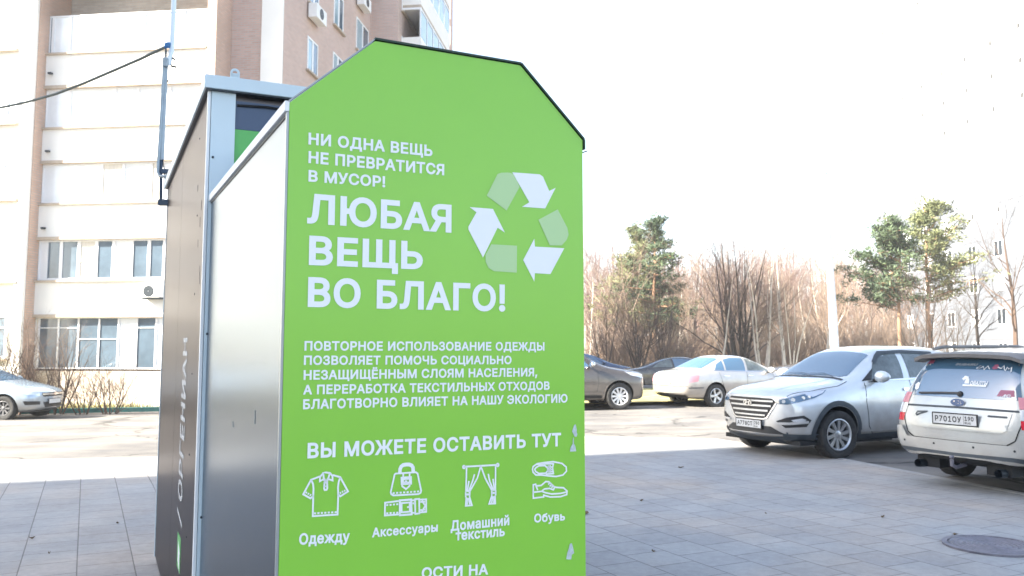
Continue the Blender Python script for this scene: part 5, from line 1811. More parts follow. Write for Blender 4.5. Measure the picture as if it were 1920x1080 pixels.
rw = C2.patch('rear_window', B2([(-.67, 1.045), (-.57, 1.40), (-.53, 1.445), (.53, 1.445), (.57, 1.40), (.67, 1.045), (.65, 1.02), (-.65, 1.02)]), RR, M['car_glass'], 0.005)[0]
C2.ribbon('tailgate_gap', B2([(-.745, .99), (-.71, .80), (-.64, .60), (-.55, .545), (.55, .545), (.64, .60), (.71, .80), (.745, .99)]), RR, .013, M['under'], .003)
C2.ribbon('tailgate_crease', B2([(-.70, .905), (0, .915), (.70, .905)]), RR, .022, M['clad'], .004)
C2.patch('tailgate_recess', B2([(-.60, .885), (.60, .885), (.56, .70), (.50, .665), (-.50, .665), (-.56, .70)]), RR, M['dusty_silver'], .008)
C2.patch('bumper', B2([(-.84, .66), (-.70, .665), (-.62, .55), (.62, .55), (.70, .665), (.84, .66), (.86, .43), (.80, .375), (-.80, .375), (-.86, .43)]), RR, M['dusty_silver'], .035, res=.05)
C2.ribbon('bumper_strip', B2([(-.83, .415), (0, .405), (.83, .415)]), RR, .035, M['clad'], .040)
C2.patch('lower_valance', B2([(-.80, .39), (.80, .39), (.66, .27), (-.66, .27)]), RR, M['under'], .02)
for y in (-.66, -.25, .22, .64):
    p = C2.cast(Vector((5, y, .50)), Vector((-1, 0, 0)), .040)
    b = MB()
    b.lathe([(.0005, .0), (.012, -.002), (.013, -.006)], 12, 'x', p)
    b.build('parking_sensor', M['black'], C2.root)
b = MB()
b.tube([(4.40, .05, .29), (4.56, .05, .27), (4.63, .05, .30), (4.63, .05, .36)], .022, 8)
b.lathe([(.0005, .02), (.02, .015), (.026, 0), (.02, -.015), (.012, -.02)], 12, 'z', (4.63, .05, .385))
b.build('tow_hitch', M['iron'], C2.root, smooth=40)
for y in (-.48, .48):
    b = MB()
    b.tube([(4.0, y, .24), (4.49, y, .25)], [.045, .045], 14, cap=False)
    b.lathe([(.0005, 0), (.043, 0)], 14, 'x', (4.40, y, .25))
    b.build('exhaust_pipe', M['dark_metal'], C2.root, smooth=40)
b = MB()
b.tube([(3.375, -.7, .32), (3.375, .7, .32)], .05, 8)
b.obox((4.2, -.42, .27), (.18, 0, 0), (0, .14, 0), (0, 0, .06))
b.obox((4.2, .42, .27), (.18, 0, 0), (0, .14, 0), (0, 0, .06))
b.build('silencer', M['under'], C2.root)
D2 = (-.85, -.52, 0)
# tail lamps with pale upper lens, clear band and red lower lens
for nm, z0, z1, mt_ in (('tail_lamp', .72, .81, 'red_lamp'), ('tail_lamp', .815, .925, 'lamp_white'), ('tail_lamp', .93, 1.05, 'pink_lamp')):
    i0 = lambda z: .70 - .02 * (z - .72) / .33
    C2.patch(nm, [(4.4, i0(z0), z0), (4.3, .84, z0), (4.08, .86, z0), (4.06 + .06 * (z1 - .8), .86, z1), (4.3, .84, z1), (4.4, i0(z1), z1)], D2, M[mt_], .007, mirror=True, res=.04)
pp = C2.cast(Vector((5, 0, .79)), Vector((-1, 0, 0)), .014)
C2.plate(pp.x + .012, 0, .785, ('Р701ОУ', '190'), 1)
# oval badge, wiper, script badges
ec = C2.cast(Vector((5, 0, .965)), Vector((-1, 0, 0)), .012)
b = MB()
n = 24
b.v = [ec + Vector((.004, .085 * math.cos(6.2832 * i / n), .042 * math.sin(6.2832 * i / n))) for i in range(n)]
b.f = [list(range(n))]
M['badge_blue'] = mat('blue_badge', (0.03, 0.08, 0.20), 0.2, spec=0.8)
eb = mesh('badge', b.v, b.f, M['badge_blue'], C2.root)
b = MB()
for a, c, r_ in ((-.040, .012, .009), (.012, .016, .004), (.035, .006, .004), (.008, -.012, .004), (.042, -.010, .004)):
    m0 = len(b.v)
    b.v += [ec + Vector((.0055, a + r_ * math.cos(6.2832 * i / 8), c + r_ * .8 * math.sin(6.2832 * i / 8))) for i in range(8)]
    b.f.append([m0 + i for i in range(8)])
mesh('badge_star', b.v, b.f, M['chrome'], eb)
C2.ribbon('script_badge', B2([(-.52, .80), (-.50, .835), (-.36, .845), (-.46, .815), (-.51, .79)]), RR, .016, M['clad'], .014)
C2.ribbon('script_badge', B2([(.36, .84), (.56, .838)]), RR, .020, M['clad'], .014)
C2.ribbon('rear_wiper', B2([(-.52, 1.045), (-.2, 1.06), (0, 1.065)]), RR, .022, M['black'], .022)
b = MB()
b.lathe([(.0005, .03), (.03, .025), (.034, 0)], 14, 'x', C2.cast(Vector((5, .01, 1.06)), Vector((-1, 0, 0)), .0))
b.build('wiper_hub', M['black'], C2.root)
# spoiler over the rear window
b = MB()
n = 13
top_, bot_ = [], []
for i in range(n):
    y = -.64 + 1.28 * i / (n - 1)
    k = 1 - (y / .64) ** 2
    ex_ = 4.27 + .055 * k
    zt = 1.475 + .03 * k - (.03 if i in (0, n - 1) else 0)
    for q in ((4.02, zt + .03), (ex_, zt + .005), (ex_ - .01, zt - .035), (4.08, zt - .05)):
        b.v.append(Vector((q[0], y, q[1])))
for i in range(n - 1):
    for k in range(4):
        b.f.append([i * 4 + k, i * 4 + (k + 1) % 4, (i + 1) * 4 + (k + 1) % 4, (i + 1) * 4 + k])
b.f += [[0, 1, 2, 3], [(n - 1) * 4 + k for k in (3, 2, 1, 0)]]
M['spoiler'] = mat('dusty_grey_plastic', (0.16, 0.15, 0.145), 0.55, var=0.25, vscale=5)
b.build('spoiler', M['spoiler'], C2.root, smooth=35)
for sy in (1, -1):
    b = MB()
    b.tube([(2.1, .58 * sy, 1.56), (2.3, .58 * sy, 1.59), (3.8, .575 * sy, 1.585), (4.0, .57 * sy, 1.56)], .020, 8)
    b.build('roof_rail', M['spoiler'], C2.root, smooth=50)
# writing on the rear window
def on_glass(name, text, y, z, w_, h_, mt_, italic=0.0):
    p = C2.cast(Vector((5, y + w_ / 2, z + h_ / 2)), Vector((-1, 0, 0)), .012)
    q = C2.cast(Vector((5, y + w_ / 2, z - h_ / 2)), Vector((-1, 0, 0)), .012)
    up = (p - q).normalized()
    return text_mesh(name, text, (q.x, y, q.z), (0, 1, 0), up, w_, h_, M[mt_], rw, 22, italic)
M['sticker_white'] = mat('white_sticker', (0.75, 0.77, 0.78), 0.5)
M['sticker_red'] = mat('red_sticker', (0.30, 0.08, 0.14), 0.4)
M['sticker_grey'] = mat('grey_sticker', (0.30, 0.33, 0.36), 0.5)
on_glass('lettering', 'SUBARU', -.14, 1.385, .26, .030, 'sticker_grey', .4)
on_glass('lettering', 'МС', .455, 1.062, .11, .032, 'sticker_white', .25)
def glass_poly(name, pts, mt_, eps=.009):
    return C2.patch(name, B2(pts), RR, M[mt_], eps, parent=rw, res=.05)
glass_poly('sticker', [(.42, 1.055), (.45, 1.12), (.585, 1.12), (.60, 1.055)], 'sticker_red')
glass_poly('sticker', [(-.54, 1.385), (-.53, 1.425), (-.44, 1.425), (-.44, 1.385)], 'sticker_red')
glass_poly('sticker', [(-.60, 1.09), (-.605, 1.14), (-.57, 1.17), (-.54, 1.16), (-.545, 1.10), (-.57, 1.08)], 'sticker_white')
glass_poly('sticker', [(.30, 1.35), (.32, 1.385), (.35, 1.39), (.37, 1.365), (.355, 1.34), (.32, 1.335)], 'sticker_red')
for l in ([(.13, 1.34), (.17, 1.375), (.15, 1.33), (.20, 1.365), (.22, 1.33), (.25, 1.37), (.28, 1.335)], [(.36, 1.36), (.40, 1.345), (.42, 1.375), (.44, 1.33)], [(.45, 1.32), (.46, 1.36), (.48, 1.34), (.50, 1.36), (.51, 1.31)]):
    C2.ribbon('script_sticker', B2(l), RR, .009, M['sticker_white'], .012, parent=rw)
C2.ribbon('sticker', B2([(.01, 1.215), (.03, 1.24), (.07, 1.23)]), RR, .035, M['sticker_white'], .012, parent=rw)
on_glass('lettering', 'ОВАЛТЫ', .10, 1.185, .20, .045, 'sticker_white', .1)
glass_poly('sticker', [(.035, 1.175), (.04, 1.235), (.08, 1.23), (.09, 1.175)], 'sticker_white')
C2.ribbon('sticker', B2([(.02, 1.155), (.29, 1.155)]), RR, .018, M['sticker_white'], .012, parent=rw)
for x in (.85, .85 + 2.525):
    for sy in (1, -1):
        C2.wheel(x, sy * .76, 5, 1)
C2.patch('side_window', S1([(1.55, 1.04), (2.5, 1.05), (2.52, 1.46), (2.15, 1.45)]), DS, M['car_glass'], .005, mirror=True)
C2.patch('side_window', S1([(2.58, 1.05), (4.0, 1.07), (3.9, 1.44), (2.6, 1.47)]), DS, M['car_glass'], .005, mirror=True)
C2.patch('windscreen', [(1.28, -.62, 2), (1.22, 0, 2), (1.28, .62, 2), (1.96, .56, 2), (1.98, 0, 2), (1.96, -.56, 2)], (0, 0, -1), M['car_glass'], .005)
C2.mirror_pod(1.62, .94, 1.06)

# --- plain saloon and hatch shapes for the cars further off
ST_SALOON = [(0.00, .30, .58, .70, .50, .68, .66, .56, .72, .74), (0.14, .20, .74, .86, .52, .82, .72, .68, .80, .83), (0.55, .18, .82, .90, .56, .86, .82, .72, .88, .91), (1.2, .18, .83, .905, .58, .87, .92, .72, .955, .985),
             (1.6, .18, .83, .905, .58, .87, .945, .68, 1.10, 1.14), (2.25, .18, .83, .905, .6, .87, .965, .60, 1.40, 1.43), (2.8, .18, .83, .905, .6, .87, .975, .59, 1.45, 1.475), (3.3, .19, .83, .905, .6, .87, .985, .575, 1.405, 1.435),
             (3.75, .20, .83, .905, .6, .87, .995, .60, 1.20, 1.235), (4.15, .22, .83, .90, .6, .86, .985, .68, 1.03, 1.055), (4.55, .26, .81, .885, .6, .84, .97, .66, 1.01, 1.03), (4.75, .33, .76, .84, .60, .79, .90, .60, .95, .965), (4.82, .40, .70, .76, .60, .72, .82, .52, .86, .87)]


def dress_saloon(C, AX_, WB, glass='car_glass', detail=True, rim=None, spokes=5, wy=.79):
    C.patch('windscreen', [(1.30, -.62, 2), (1.24, 0, 2), (1.30, .62, 2), (2.18, .56, 2), (2.22, 0, 2), (2.18, -.56, 2)], (0, 0, -1), M['car_glass'], .005, res=.06)
    C.patch('rear_window', [(3.36, -.53, 2), (3.34, 0, 2), (3.36, .53, 2), (4.02, .60, 2), (4.08, 0, 2), (4.02, -.60, 2)], (0, 0, -1), M['car_glass'], .005, res=.06)
    C.patch('side_window', S1([(1.68, .995), (2.50, 1.01), (2.42, 1.365), (2.2, 1.335), (1.95, 1.20)]), DS, M['interior'], .005, mirror=True, res=.06)
    C.patch('side_window', S1([(2.58, 1.01), (3.28, 1.03), (3.22, 1.33), (2.95, 1.375), (2.50, 1.375)]), DS, M[glass], .005, mirror=True, res=.06)
    C.patch('side_window', S1([(3.34, 1.03), (3.66, 1.05), (3.52, 1.20), (3.28, 1.31)]), DS, M[glass], .005, mirror=True, res=.06)
    if detail:
        for pts in ([(1.55, .95), (1.52, .6), (1.6, .3)], [(2.54, .98), (2.56, .6), (2.52, .3)], [(1.6, .28), (2.5, .28), (3.25, .3), (3.45, .62), (3.55, .98)]):
            C.ribbon('door_gap', S1(pts), DS, .010, M['under'], .003, mirror=True)
        for x in (2.34, 3.22):
            C.patch('door_handle', S1([(x, .885), (x + .18, .89), (x + .18, .86), (x, .855)]), DS, M['chrome'], .02, mirror=True)
        C.ribbon('window_trim', S1([(1.62, .985), (2.5, 1.0), (3.3, 1.015), (3.7, 1.04)]), DS, .016, M['chrome'], .006, mirror=True)
        C.mirror_pod(1.72, .98, 1.03)
    for x in (AX_, AX_ + WB):
        for sy in (1, -1):
            C.wheel(x, sy * wy, spokes, 1, 0, rim)


# the pale saloon parked across the road, seen from behind
HD_S = R(27)
hx = Vector((math.cos(HD_S), math.sin(HD_S), 0))
lx = Vector((-hx.y, hx.x, 0))
AXs, WBs = .95, 2.76
rwh = on_ground(1341, 763)                                  # its right rear wheel
loc = rwh + lx * .82 + hx * (AXs + WBs)
C3 = Car('parked_saloon', 'dirty pale silver saloon with tinted rear windows parked facing away across the road', ST_SALOON, M['pale_gold'], (AXs, AXs + WBs), .325, .18, .14, loc=(loc.x, loc.y), heading=HD_S)
dress_saloon(C3, AXs, WBs)
C3.ribbon('bumper_gap', [(5, y, z) for y, z in ((-.84, .60), (0, .60), (.84, .60))], RR, .012, M['under'], .004)
C3.ribbon('bumper_trim', S1([(4.15, .56), (4.62, .56)]), DS, .03, M['clad'], .006, mirror=True)
C3.patch('tail_lamp', [(4.7, .55, .70), (4.6, .80, .70), (4.35, .88, .74), (4.32, .87, .90), (4.6, .78, .92), (4.7, .55, .90)], D2, M['pink_lamp'], .006, mirror=True)
C3.patch('lower_valance', [(5, y, z) for y, z in ((-.70, .36), (.70, .36), (.62, .27), (-.62, .27))], RR, M['under'], .01)
pp = C3.cast(Vector((6, 0, .74)), Vector((-1, 0, 0)), .01)
b = MB()
b.obox((pp.x + .006, 0, .74), (.004, 0, 0), (0, .26, 0), (0, 0, .056))
b.build('number_plate', M['plate'], C3.root)
b = MB()
b.tube([(2.75, 0, 1.47), (2.85, 0, 1.50), (2.98, 0, 1.475)], .012, 6)
b.build('aerial_fin', M['black'], C3.root)

# the dark crossover whose nose shows beside the bin
ST_SUV = [(0.00, .32, .60, .72, .56, .70, .80, .60, .90, .93), (0.10, .24, .76, .86, .58, .84, .86, .70, .98, 1.01), (0.45, .23, .85, .915, .62, .875, .95, .74, 1.04, 1.07), (1.2, .23, .86, .92, .64, .885, 1.06, .75, 1.12, 1.16), (1.6, .23, .86, .92, .66, .885, 1.08, .70, 1.33, 1.38),
          (2.05, .23, .86, .92, .66, .885, 1.10, .64, 1.60, 1.64), (2.8, .23, .86, .92, .66, .885, 1.11, .63, 1.68, 1.71), (3.7, .24, .86, .92, .68, .88, 1.12, .62, 1.66, 1.69), (4.2, .26, .85, .91, .7, .87, 1.12, .60, 1.56, 1.6), (4.5, .32, .80, .86, .7, .82, 1.06, .58, 1.20, 1.22), (4.6, .40, .74, .78, .7, .74, .96, .52, 1.0, 1.02)]


def dress_suv(C, AX_, WB, spokes=10, rim=None):
    C.patch('windscreen', [(1.30, -.64, 2), (1.24, 0, 2), (1.30, .64, 2), (2.02, .58, 2), (2.05, 0, 2), (2.02, -.58, 2)], (0, 0, -1), M['car_glass'], .005, res=.06)
    C.patch('side_window', S1([(1.72, 1.15), (2.5, 1.165), (2.48, 1.58), (2.2, 1.56), (1.95, 1.40)]), DS, M['car_glass'], .005, mirror=True, res=.06)
    C.patch('side_window', S1([(2.58, 1.165), (3.5, 1.18), (3.45, 1.56), (2.56, 1.59)]), DS, M['car_glass'], .005, mirror=True, res=.06)
    C.patch('side_window', S1([(3.56, 1.18), (4.1, 1.22), (4.0, 1.48), (3.52, 1.55)]), DS, M['car_glass'], .005, mirror=True, res=.06)
    C.patch('rear_window', [(6, y, z) for y, z in ((-.62, 1.2), (-.56, 1.52), (.56, 1.52), (.62, 1.2))], RR, M['car_glass'], .005, res=.06)
    for x in (AX_, AX_ + WB):
        for sy in (1, -1):
            C.wheel(x, sy * .80, spokes, 1, 0, rim)
        pts = [(x + .47 * math.cos(R(a)), .372 + .47 * math.sin(R(a))) for a in range(-15, 196, 14)]
        pts += [(x + .418 * math.cos(R(a)), .372 + .418 * math.sin(R(a))) for a in range(195, -16, -14)]
        C.patch('wheel_arch', S1(pts), DS, C.paint, .016, mirror=True)
    C.mirror_pod(1.72, 1.02, 1.22, M['chrome'])
    C.patch('headlight', [(.10, .55, .82), (.10, .52, .90), (.30, .78, .97), (.62, .90, 1.02), (.50, .89, .92), (.25, .76, .84)], D45, M['lamp_white'], .006, mirror=True)
    C.ribbon('window_trim', S1([(1.66, 1.13), (2.5, 1.15), (3.5, 1.165), (4.12, 1.205)]), DS, .02, M['chrome'], .006, mirror=True)
    for pts in ([(1.52, 1.08), (1.50, .7), (1.56, .42)], [(2.54, 1.12), (2.55, .6), (2.52, .40)]):
        C.ribbon('door_gap', S1(pts), DS, .010, M['under'], .003, mirror=True)
    C.ribbon('side_step', S1([(1.40, .36), (3.2, .36)]), DS, .07, M['under'], .03, mirror=True)
    C.ribbon('side_moulding', S1([(1.40, .46), (3.2, .46)]), DS, .05, C.paint, .02, mirror=True)
    for x in (2.30, 3.22):
        C.patch('door_handle', S1([(x, 1.01), (x + .18, 1.015), (x + .18, .985), (x, .98)]), DS, M['chrome'], .02, mirror=True)


HD_K = R(14)
hx = Vector((math.cos(HD_K), math.sin(HD_K), 0))
lx = Vector((-hx.y, hx.x, 0))
fw = on_ground(1160, 768)
loc = fw + hx * .90 + lx * .80
C4 = Car('parked_suv', 'dark graphite crossover with bright alloy wheels showing its nose past the bin', ST_SUV, M['graphite'], (.90, 3.60), .36, .20, .1, loc=(loc.x, loc.y), heading=HD_K)
M['bright_alloy'] = mat('bright_alloy', (0.72, 0.72, 0.72), 0.35, metal=0.5)
dress_suv(C4, .90, 2.70, 10, M['bright_alloy'])

# the blue-silver hatchback parked by the left building
ST_HATCH = [(0.00, .30, .56, .68, .48, .66, .62, .54, .70, .72), (0.12, .20, .72, .83, .50, .80, .68, .66, .78, .81), (0.5, .18, .80, .87, .54, .84, .80, .70, .87, .90), (1.1, .18, .80, .875, .56, .85, .90, .71, .96, 1.0), (1.5, .18, .80, .875, .56, .85, .93, .67, 1.12, 1.17),
            (2.15, .18, .80, .875, .56, .85, .95, .59, 1.41, 1.445), (2.7, .18, .80, .875, .56, .85, .96, .58, 1.44, 1.465), (3.4, .20, .80, .875, .58, .85, .98, .57, 1.37, 1.40), (3.85, .24, .79, .87, .6, .84, .98, .58, 1.16, 1.19), (4.15, .30, .75, .82, .62, .80, .92, .56, .98, 1.0), (4.25, .36, .70, .76, .62, .74, .84, .5, .88, .9)]


def dress_hatch(C, AX_, WB, spokes=5, rim=None, front=True):
    C.patch('windscreen', [(1.20, -.60, 2), (1.14, 0, 2), (1.20, .60, 2), (2.08, .54, 2), (2.12, 0, 2), (2.08, -.54, 2)], (0, 0, -1), M['car_glass'], .005, res=.06)
    C.patch('side_window', S1([(1.62, .985), (2.5, 1.0), (2.45, 1.36), (2.15, 1.34), (1.88, 1.2)]), DS, M['car_glass'], .005, mirror=True, res=.06)
    C.patch('side_window', S1([(2.58, 1.0), (3.5, 1.03), (3.3, 1.30), (2.55, 1.37)]), DS, M['car_glass'], .005, mirror=True, res=.06)
    C.patch('rear_window', [(6, y, z) for y, z in ((-.60, 1.02), (-.52, 1.30), (.52, 1.30), (.60, 1.02))], RR, M['car_glass'], .005, res=.06)
    for x in (AX_, AX_ + WB):
        for sy in (1, -1):
            C.wheel(x, sy * .755, spokes, 2, 0, rim)
    C.mirror_pod(1.62, .94, 1.02)
    if front:
        C.patch('headlight', [(.10, .52, .63), (.12, .50, .72), (.34, .74, .80), (.70, .86, .86), (.62, .86, .76), (.30, .74, .66)], D45, M['lamp_white'], .006, mirror=True)
        g_ = C.patch('grille', F1([(-.42, .60), (-.46, .70), (.46, .70), (.42, .60)]), FR, M['black'], .006)[0]
        C.ribbon('grille_bar', F1([(-.46, .665), (0, .665), (.46, .665)]), FR, .045, M['chrome'], .02, parent=g_)
        C.patch('lower_intake', F1([(-.36, .32), (-.42, .46), (.42, .46), (.36, .32)]), FR, M['black'], .006)
        C.patch('fog_lamp_bezel', [(.10, .50, .40), (.12, .48, .48), (.36, .82, .50), (.30, .80, .40)], D45, M['black'], .006, mirror=True)
        C.ribbon('bumper_lip', F1([(-.78, .24), (0, .22), (.78, .24)]), FR, .06, M['clad'], .01)
        C.ribbon('door_gap', S1([(1.45, .9), (1.42, .6), (1.5, .3)]), DS, .010, M['under'], .003, mirror=True)
        ep_ = C.cast(Vector((-.5, 0, .68)), Vector((1, 0, 0)), .03)
        mesh('emblem', emblem(C, ep_, -1, (.045, .045)).v, emblem(C, ep_, -1, (.045, .045)).f, M['chrome'], C.root)
        pq = C.cast(Vector((-.5, 0, .45)), Vector((1, 0, 0)), .01)
        b = MB()
        b.obox((pq.x - .008, 0, .47), (.004, 0, 0), (0, .26, 0), (0, 0, .056))
        pl = b.build('number_plate', M['plate'], C.root)
        b = MB()
        b.obox((pq.x - .002, 0, .47), (.004, 0, 0), (0, .275, 0), (0, 0, .07))
        b.build('plate_frame', M['black'], pl)


HD_H = R(-3)
hx = Vector((math.cos(HD_H), math.sin(HD_H), 0))
lx = Vector((-hx.y, hx.x, 0))
fw = on_ground(7, 787)
loc = fw + hx * .88 + lx * .78
C5 = Car('parked_hatchback', 'blue silver hatchback parked nose right along the kerb of the left building', ST_HATCH, M['blue_silver'], (.88, 3.49), .315, .22, .1, loc=(loc.x, loc.y), heading=HD_H)
M['steel_wheel'] = mat('dark_steel_wheel', (0.12, 0.12, 0.125), 0.5, metal=0.3)
dress_hatch(C5, .88, 2.61, 8, M['steel_wheel'])

# three more behind: a black saloon, a blue hatch and a dark crossover
loc = at_depth(1146, 700, 36.5)
C6 = Car('parked_saloon', 'black saloon parked on the far grass edge behind the pale saloon', ST_SALOON, M['black_paint'], (.95, 3.71), .32, .18, .14, loc=(loc.x, loc.y), heading=R(176))
dress_saloon(C6, .95, 2.76, detail=False)
C6.root.scale = (1, 1, .92)
loc = at_depth(1188, 690, 39.0)
C7 = Car('parked_hatchback', 'blue hatchback of which only the roof shows behind the dark crossover', ST_HATCH, M['blue_paint'], (.88, 3.49), .31, .2, .1, loc=(loc.x, loc.y), heading=R(8), zoff=.05)
dress_hatch(C7, .88, 2.61, 5, None, False)
loc = at_depth(1452, 690, 30.0)
C8 = Car('parked_suv', 'dark grey crossover half hidden behind the silver crossover roofline', ST_SUV, M['graphite'], (.90, 3.60), .36, .20, .1, loc=(loc.x, loc.y), heading=R(188))
dress_suv(C8, .90, 2.70)


# ---------------------------------------------------------------- trees
class Tree:
    """grows limbs as tapering tubes: stout wood goes to the trunk, fine twigs to the crown"""
    def __init__(s, seed):
        s.r = random.Random(seed)
        s.wood, s.twig = MB(), MB()

    def limb(s, p, d, length, r0, r1, segs, wob, up, depth, spec):
        r = s.r
        pts, rad = [p.copy()], [r0]
        d = d.normalized()
        step = length / segs
        for i in range(segs):
            d = (d + Vector((r.gauss(0, wob), r.gauss(0, wob), r.gauss(0, wob) + up))).normalized()
            p = p + d * step
            pts.append(p.copy())
            rad.append(r0 + (r1 - r0) * (i + 1) / segs)
        stout = r0 > 0.035
        (s.wood if stout else s.twig).tube(pts, rad, 6 if r0 > 0.08 else (4 if stout else 3), cap=False)
        if depth >= len(spec):
            return
        n, t0, lf, rf, ang, sg, wb, up_ = spec[depth]
        n = max(1, int(n * r.uniform(.8, 1.25)))
        for k in range(n):
            t = t0 + (1 - t0) * (k + r.random()) / n
            i = min(len(pts) - 2, int(t * segs))
            f = t * segs - i
            q = pts[i] + (pts[i + 1] - pts[i]) * min(1, f)
            dd = (pts[i + 1] - pts[i]).normalized()
            a = r.uniform(0, 6.283)
            sd = dd.cross(Vector((0, 0, 1)))
            sd = Vector((1, 0, 0)) if sd.length < .05 else sd.normalized()
            sd2 = dd.cross(sd)
            out = sd * math.cos(a) + sd2 * math.sin(a)
            an = R(ang * r.uniform(.7, 1.25))
            nd = dd * math.cos(an) + out * math.sin(an)
            rr = (r0 + (r1 - r0) * t) * rf
            s.limb(q, nd, length * lf * r.uniform(.65, 1.2) * (1.15 - .55 * t), rr, rr * .25, sg, wb, up_, depth + 1, spec)

    def meshes(s):
        out = []
        for b, nm in ((s.wood, 'trunk'), (s.twig, 'crown')):
            me = bpy.data.meshes.new(nm)
            me.from_pydata([tuple(v) for v in b.v], [], b.f)
            me.update()
            out.append(me)
        return out


def bark(name, col, var=.3, sc=3):
    return mat(name, col, .9, var=var, vscale=sc, stretch=(1, 1, .25))


M['bark_grey'] = bark('grey_bark', (0.16, 0.125, 0.10))
M['bark_dark'] = bark('dark_bark', (0.075, 0.06, 0.05))
M['bark_birch'] = bark('birch_bark', (0.62, 0.55, 0.47), .35, 4)
M['twig_brown'] = bark('brown_twigs', (0.105, 0.068, 0.05), .25)
M['twig_red'] = bark('reddish_twigs', (0.17, 0.112, 0.098), .25)
M['twig_pale'] = bark('pale_twigs', (0.24, 0.175, 0.13), .25)
M['bark_pine'] = bark('pine_bark', (0.34, 0.20, 0.12), .3, 2)
M['needle'] = mat('pine_needles', (0.055, 0.085, 0.045), .7, var=.45, vscale=.9, var2=((0.035, 0.065, 0.038), (0.085, 0.12, 0.055)))
M['needle_sun'] = mat('yellow_pine_needles', (0.12, 0.145, 0.06), .7, var=.4, vscale=.9, var2=((0.07, 0.10, 0.045), (0.18, 0.19, 0.08)))  # lighter, yellower tone than the other needles

#           n  t0   len  rad  ang seg wob up
SP_BROAD = [(13, .28, .46, .50, 42, 6, .12, .06), (9, .22, .46, .55, 40, 4, .16, .03), (7, .2, .5, .55, 38, 3, .18, .02), (4, .3, .5, .7, 35, 2, .2, 0)]
SP_BIRCH = [(16, .30, .30, .42, 38, 6, .10, .05), (8, .2, .45, .5, 36, 4, .16, -.03), (7, .2, .6, .6, 36, 3, .16, -.10), (3, .3, .6, .7, 30, 2, .2, -.12)]
SP_BUSH = [(9, .12, .55, .55, 34, 5, .14, .05), (8, .2, .5, .55, 36, 4, .16, .03), (6, .2, .5, .6, 36, 3, .18, 0)]


def grow(seed, h, r0, spec, stems=1, lean=0.03, spread=.16):
    t = Tree(seed)
    for k in range(stems):
        a = 6.283 * k / stems + t.r.random()
        d = Vector((math.cos(a) * spread * (stems > 1) + t.r.gauss(0, lean), math.sin(a) * spread * (stems > 1) + t.r.gauss(0, lean), 1))
        t.limb(Vector((math.cos(a) * .12 * (stems > 1), math.sin(a) * .12 * (stems > 1), -.3)), d, h * t.r.uniform(.85, 1.0), r0, r0 * .12, 9, .035, .02, 0, spec)
    return t.meshes()


PROTO = {
    'broad1': grow(11, 11.5, .20, SP_BROAD), 'broad2': grow(12, 11.0, .17, SP_BROAD), 'broad3': grow(13, 12.0, .19, SP_BROAD),
    'clump': grow(14, 9.5, .11, SP_BUSH, 7, .05, .20), 'birch1': grow(15, 11.0, .13, SP_BIRCH), 'birch2': grow(16, 11.5, .12, SP_BIRCH, 1, .10),
    'birchclump': grow(17, 9.0, .085, SP_BIRCH, 5, .05, .14), 'small': grow(18, 5.5, .06, SP_BUSH, 3, .08, .25), 'shrub': grow(19, 2.4, .035, SP_BUSH, 6, .12, .5)}


def tree(name, proto, x, y, label, cat='tree', s=1.0, rz=0.0, wood='bark_grey', twig='twig_brown', group=None, lean=(0, 0)):
    t = thing(name, label, cat, (x, y, gz(x, y)), rz, group)
    t.scale = (s, s, s)
    t.rotation_euler = (lean[0], lean[1], rz)
    for me, nm, mt in zip(PROTO[proto], ('trunk', 'crown'), (wood, twig)):
        if not len(me.polygons):
            continue
        o = bpy.data.objects.new(nm, me)
        COL.objects.link(o)
        if not me.materials:
            me.materials.append(M[mt])
        o.material_slots[0].link = 'OBJECT'
        o.material_slots[0].material = M[mt]
        o.parent = t
    return t


def px_tree(name, proto, px, Y, label, top, base_h, **k):
    """a tree whose trunk stands under image column px at distance Y and reaches image row top"""
    x = (px - 960) / FPX * Y
    g = gz(x, Y)
    h = CAMZ + (650 - top) / FPX * Y - g
    return tree(name, proto, x, Y, label, s=h / base_h, **k)


px_tree('birch_tree', 'birch2', 1345, 41, 'pale birch leaning left with a forked top between the pines and the dark clump', 500, 11.0, wood='bark_birch', twig='twig_pale', rz=2.2, lean=(0, R(-9)))
px_tree('bare_tree', 'clump', 1383, 42, 'dark many stemmed bare tree fanning up behind the pale saloon', 445, 9.0, wood='bark_dark', twig='twig_red', rz=.4)
px_tree('birch_tree', 'birchclump', 1428, 40, 'clump of slim white birch stems right of the dark many stemmed tree', 470, 8.6, wood='bark_birch', twig='twig_pale', rz=1.0)
px_tree('birch_tree', 'birch1', 1466, 42, 'tallest birch whose grey white stem rises above the wood', 385, 10.6, wood='bark_birch', twig='twig_pale', rz=.2)
px_tree('birch_tree', 'birchclump', 1478, 39, 'spreading young birch with curved pale stems behind the dark grey crossover', 520, 8.6, wood='bark_birch', twig='twig_pale', rz=2.6)
px_tree('birch_tree', 'birch1', 1545, 43, 'pale birch standing just left of the white lamp post', 455, 10.6, wood='bark_birch', twig='twig_pale', rz=4)
px_tree('bare_tree', 'small', 1130, 44, 'crooked bare sapling beside the right edge of the green bin', 560, 5.2, wood='bark_dark', twig='twig_brown', rz=1)
px_tree('bare_tree', 'clump', 1195, 47, 'thin dark bare stems under the pair of pines', 560, 9.0, wood='bark_dark', twig='twig_brown', rz=2.0)
px_tree('bare_tree', 'clump', 1240, 52, 'dark bare stems right of the pine pair trunks', 545, 9.0, wood='bark_dark', twig='twig_brown', rz=3.3)
px_tree('bare_tree', 'broad2', 1700, 44, 'crooked dark bare tree between the two right hand pines', 560, 10.6, wood='bark_dark', twig='bark_dark', rz=1.2, lean=(0, R(-8)))
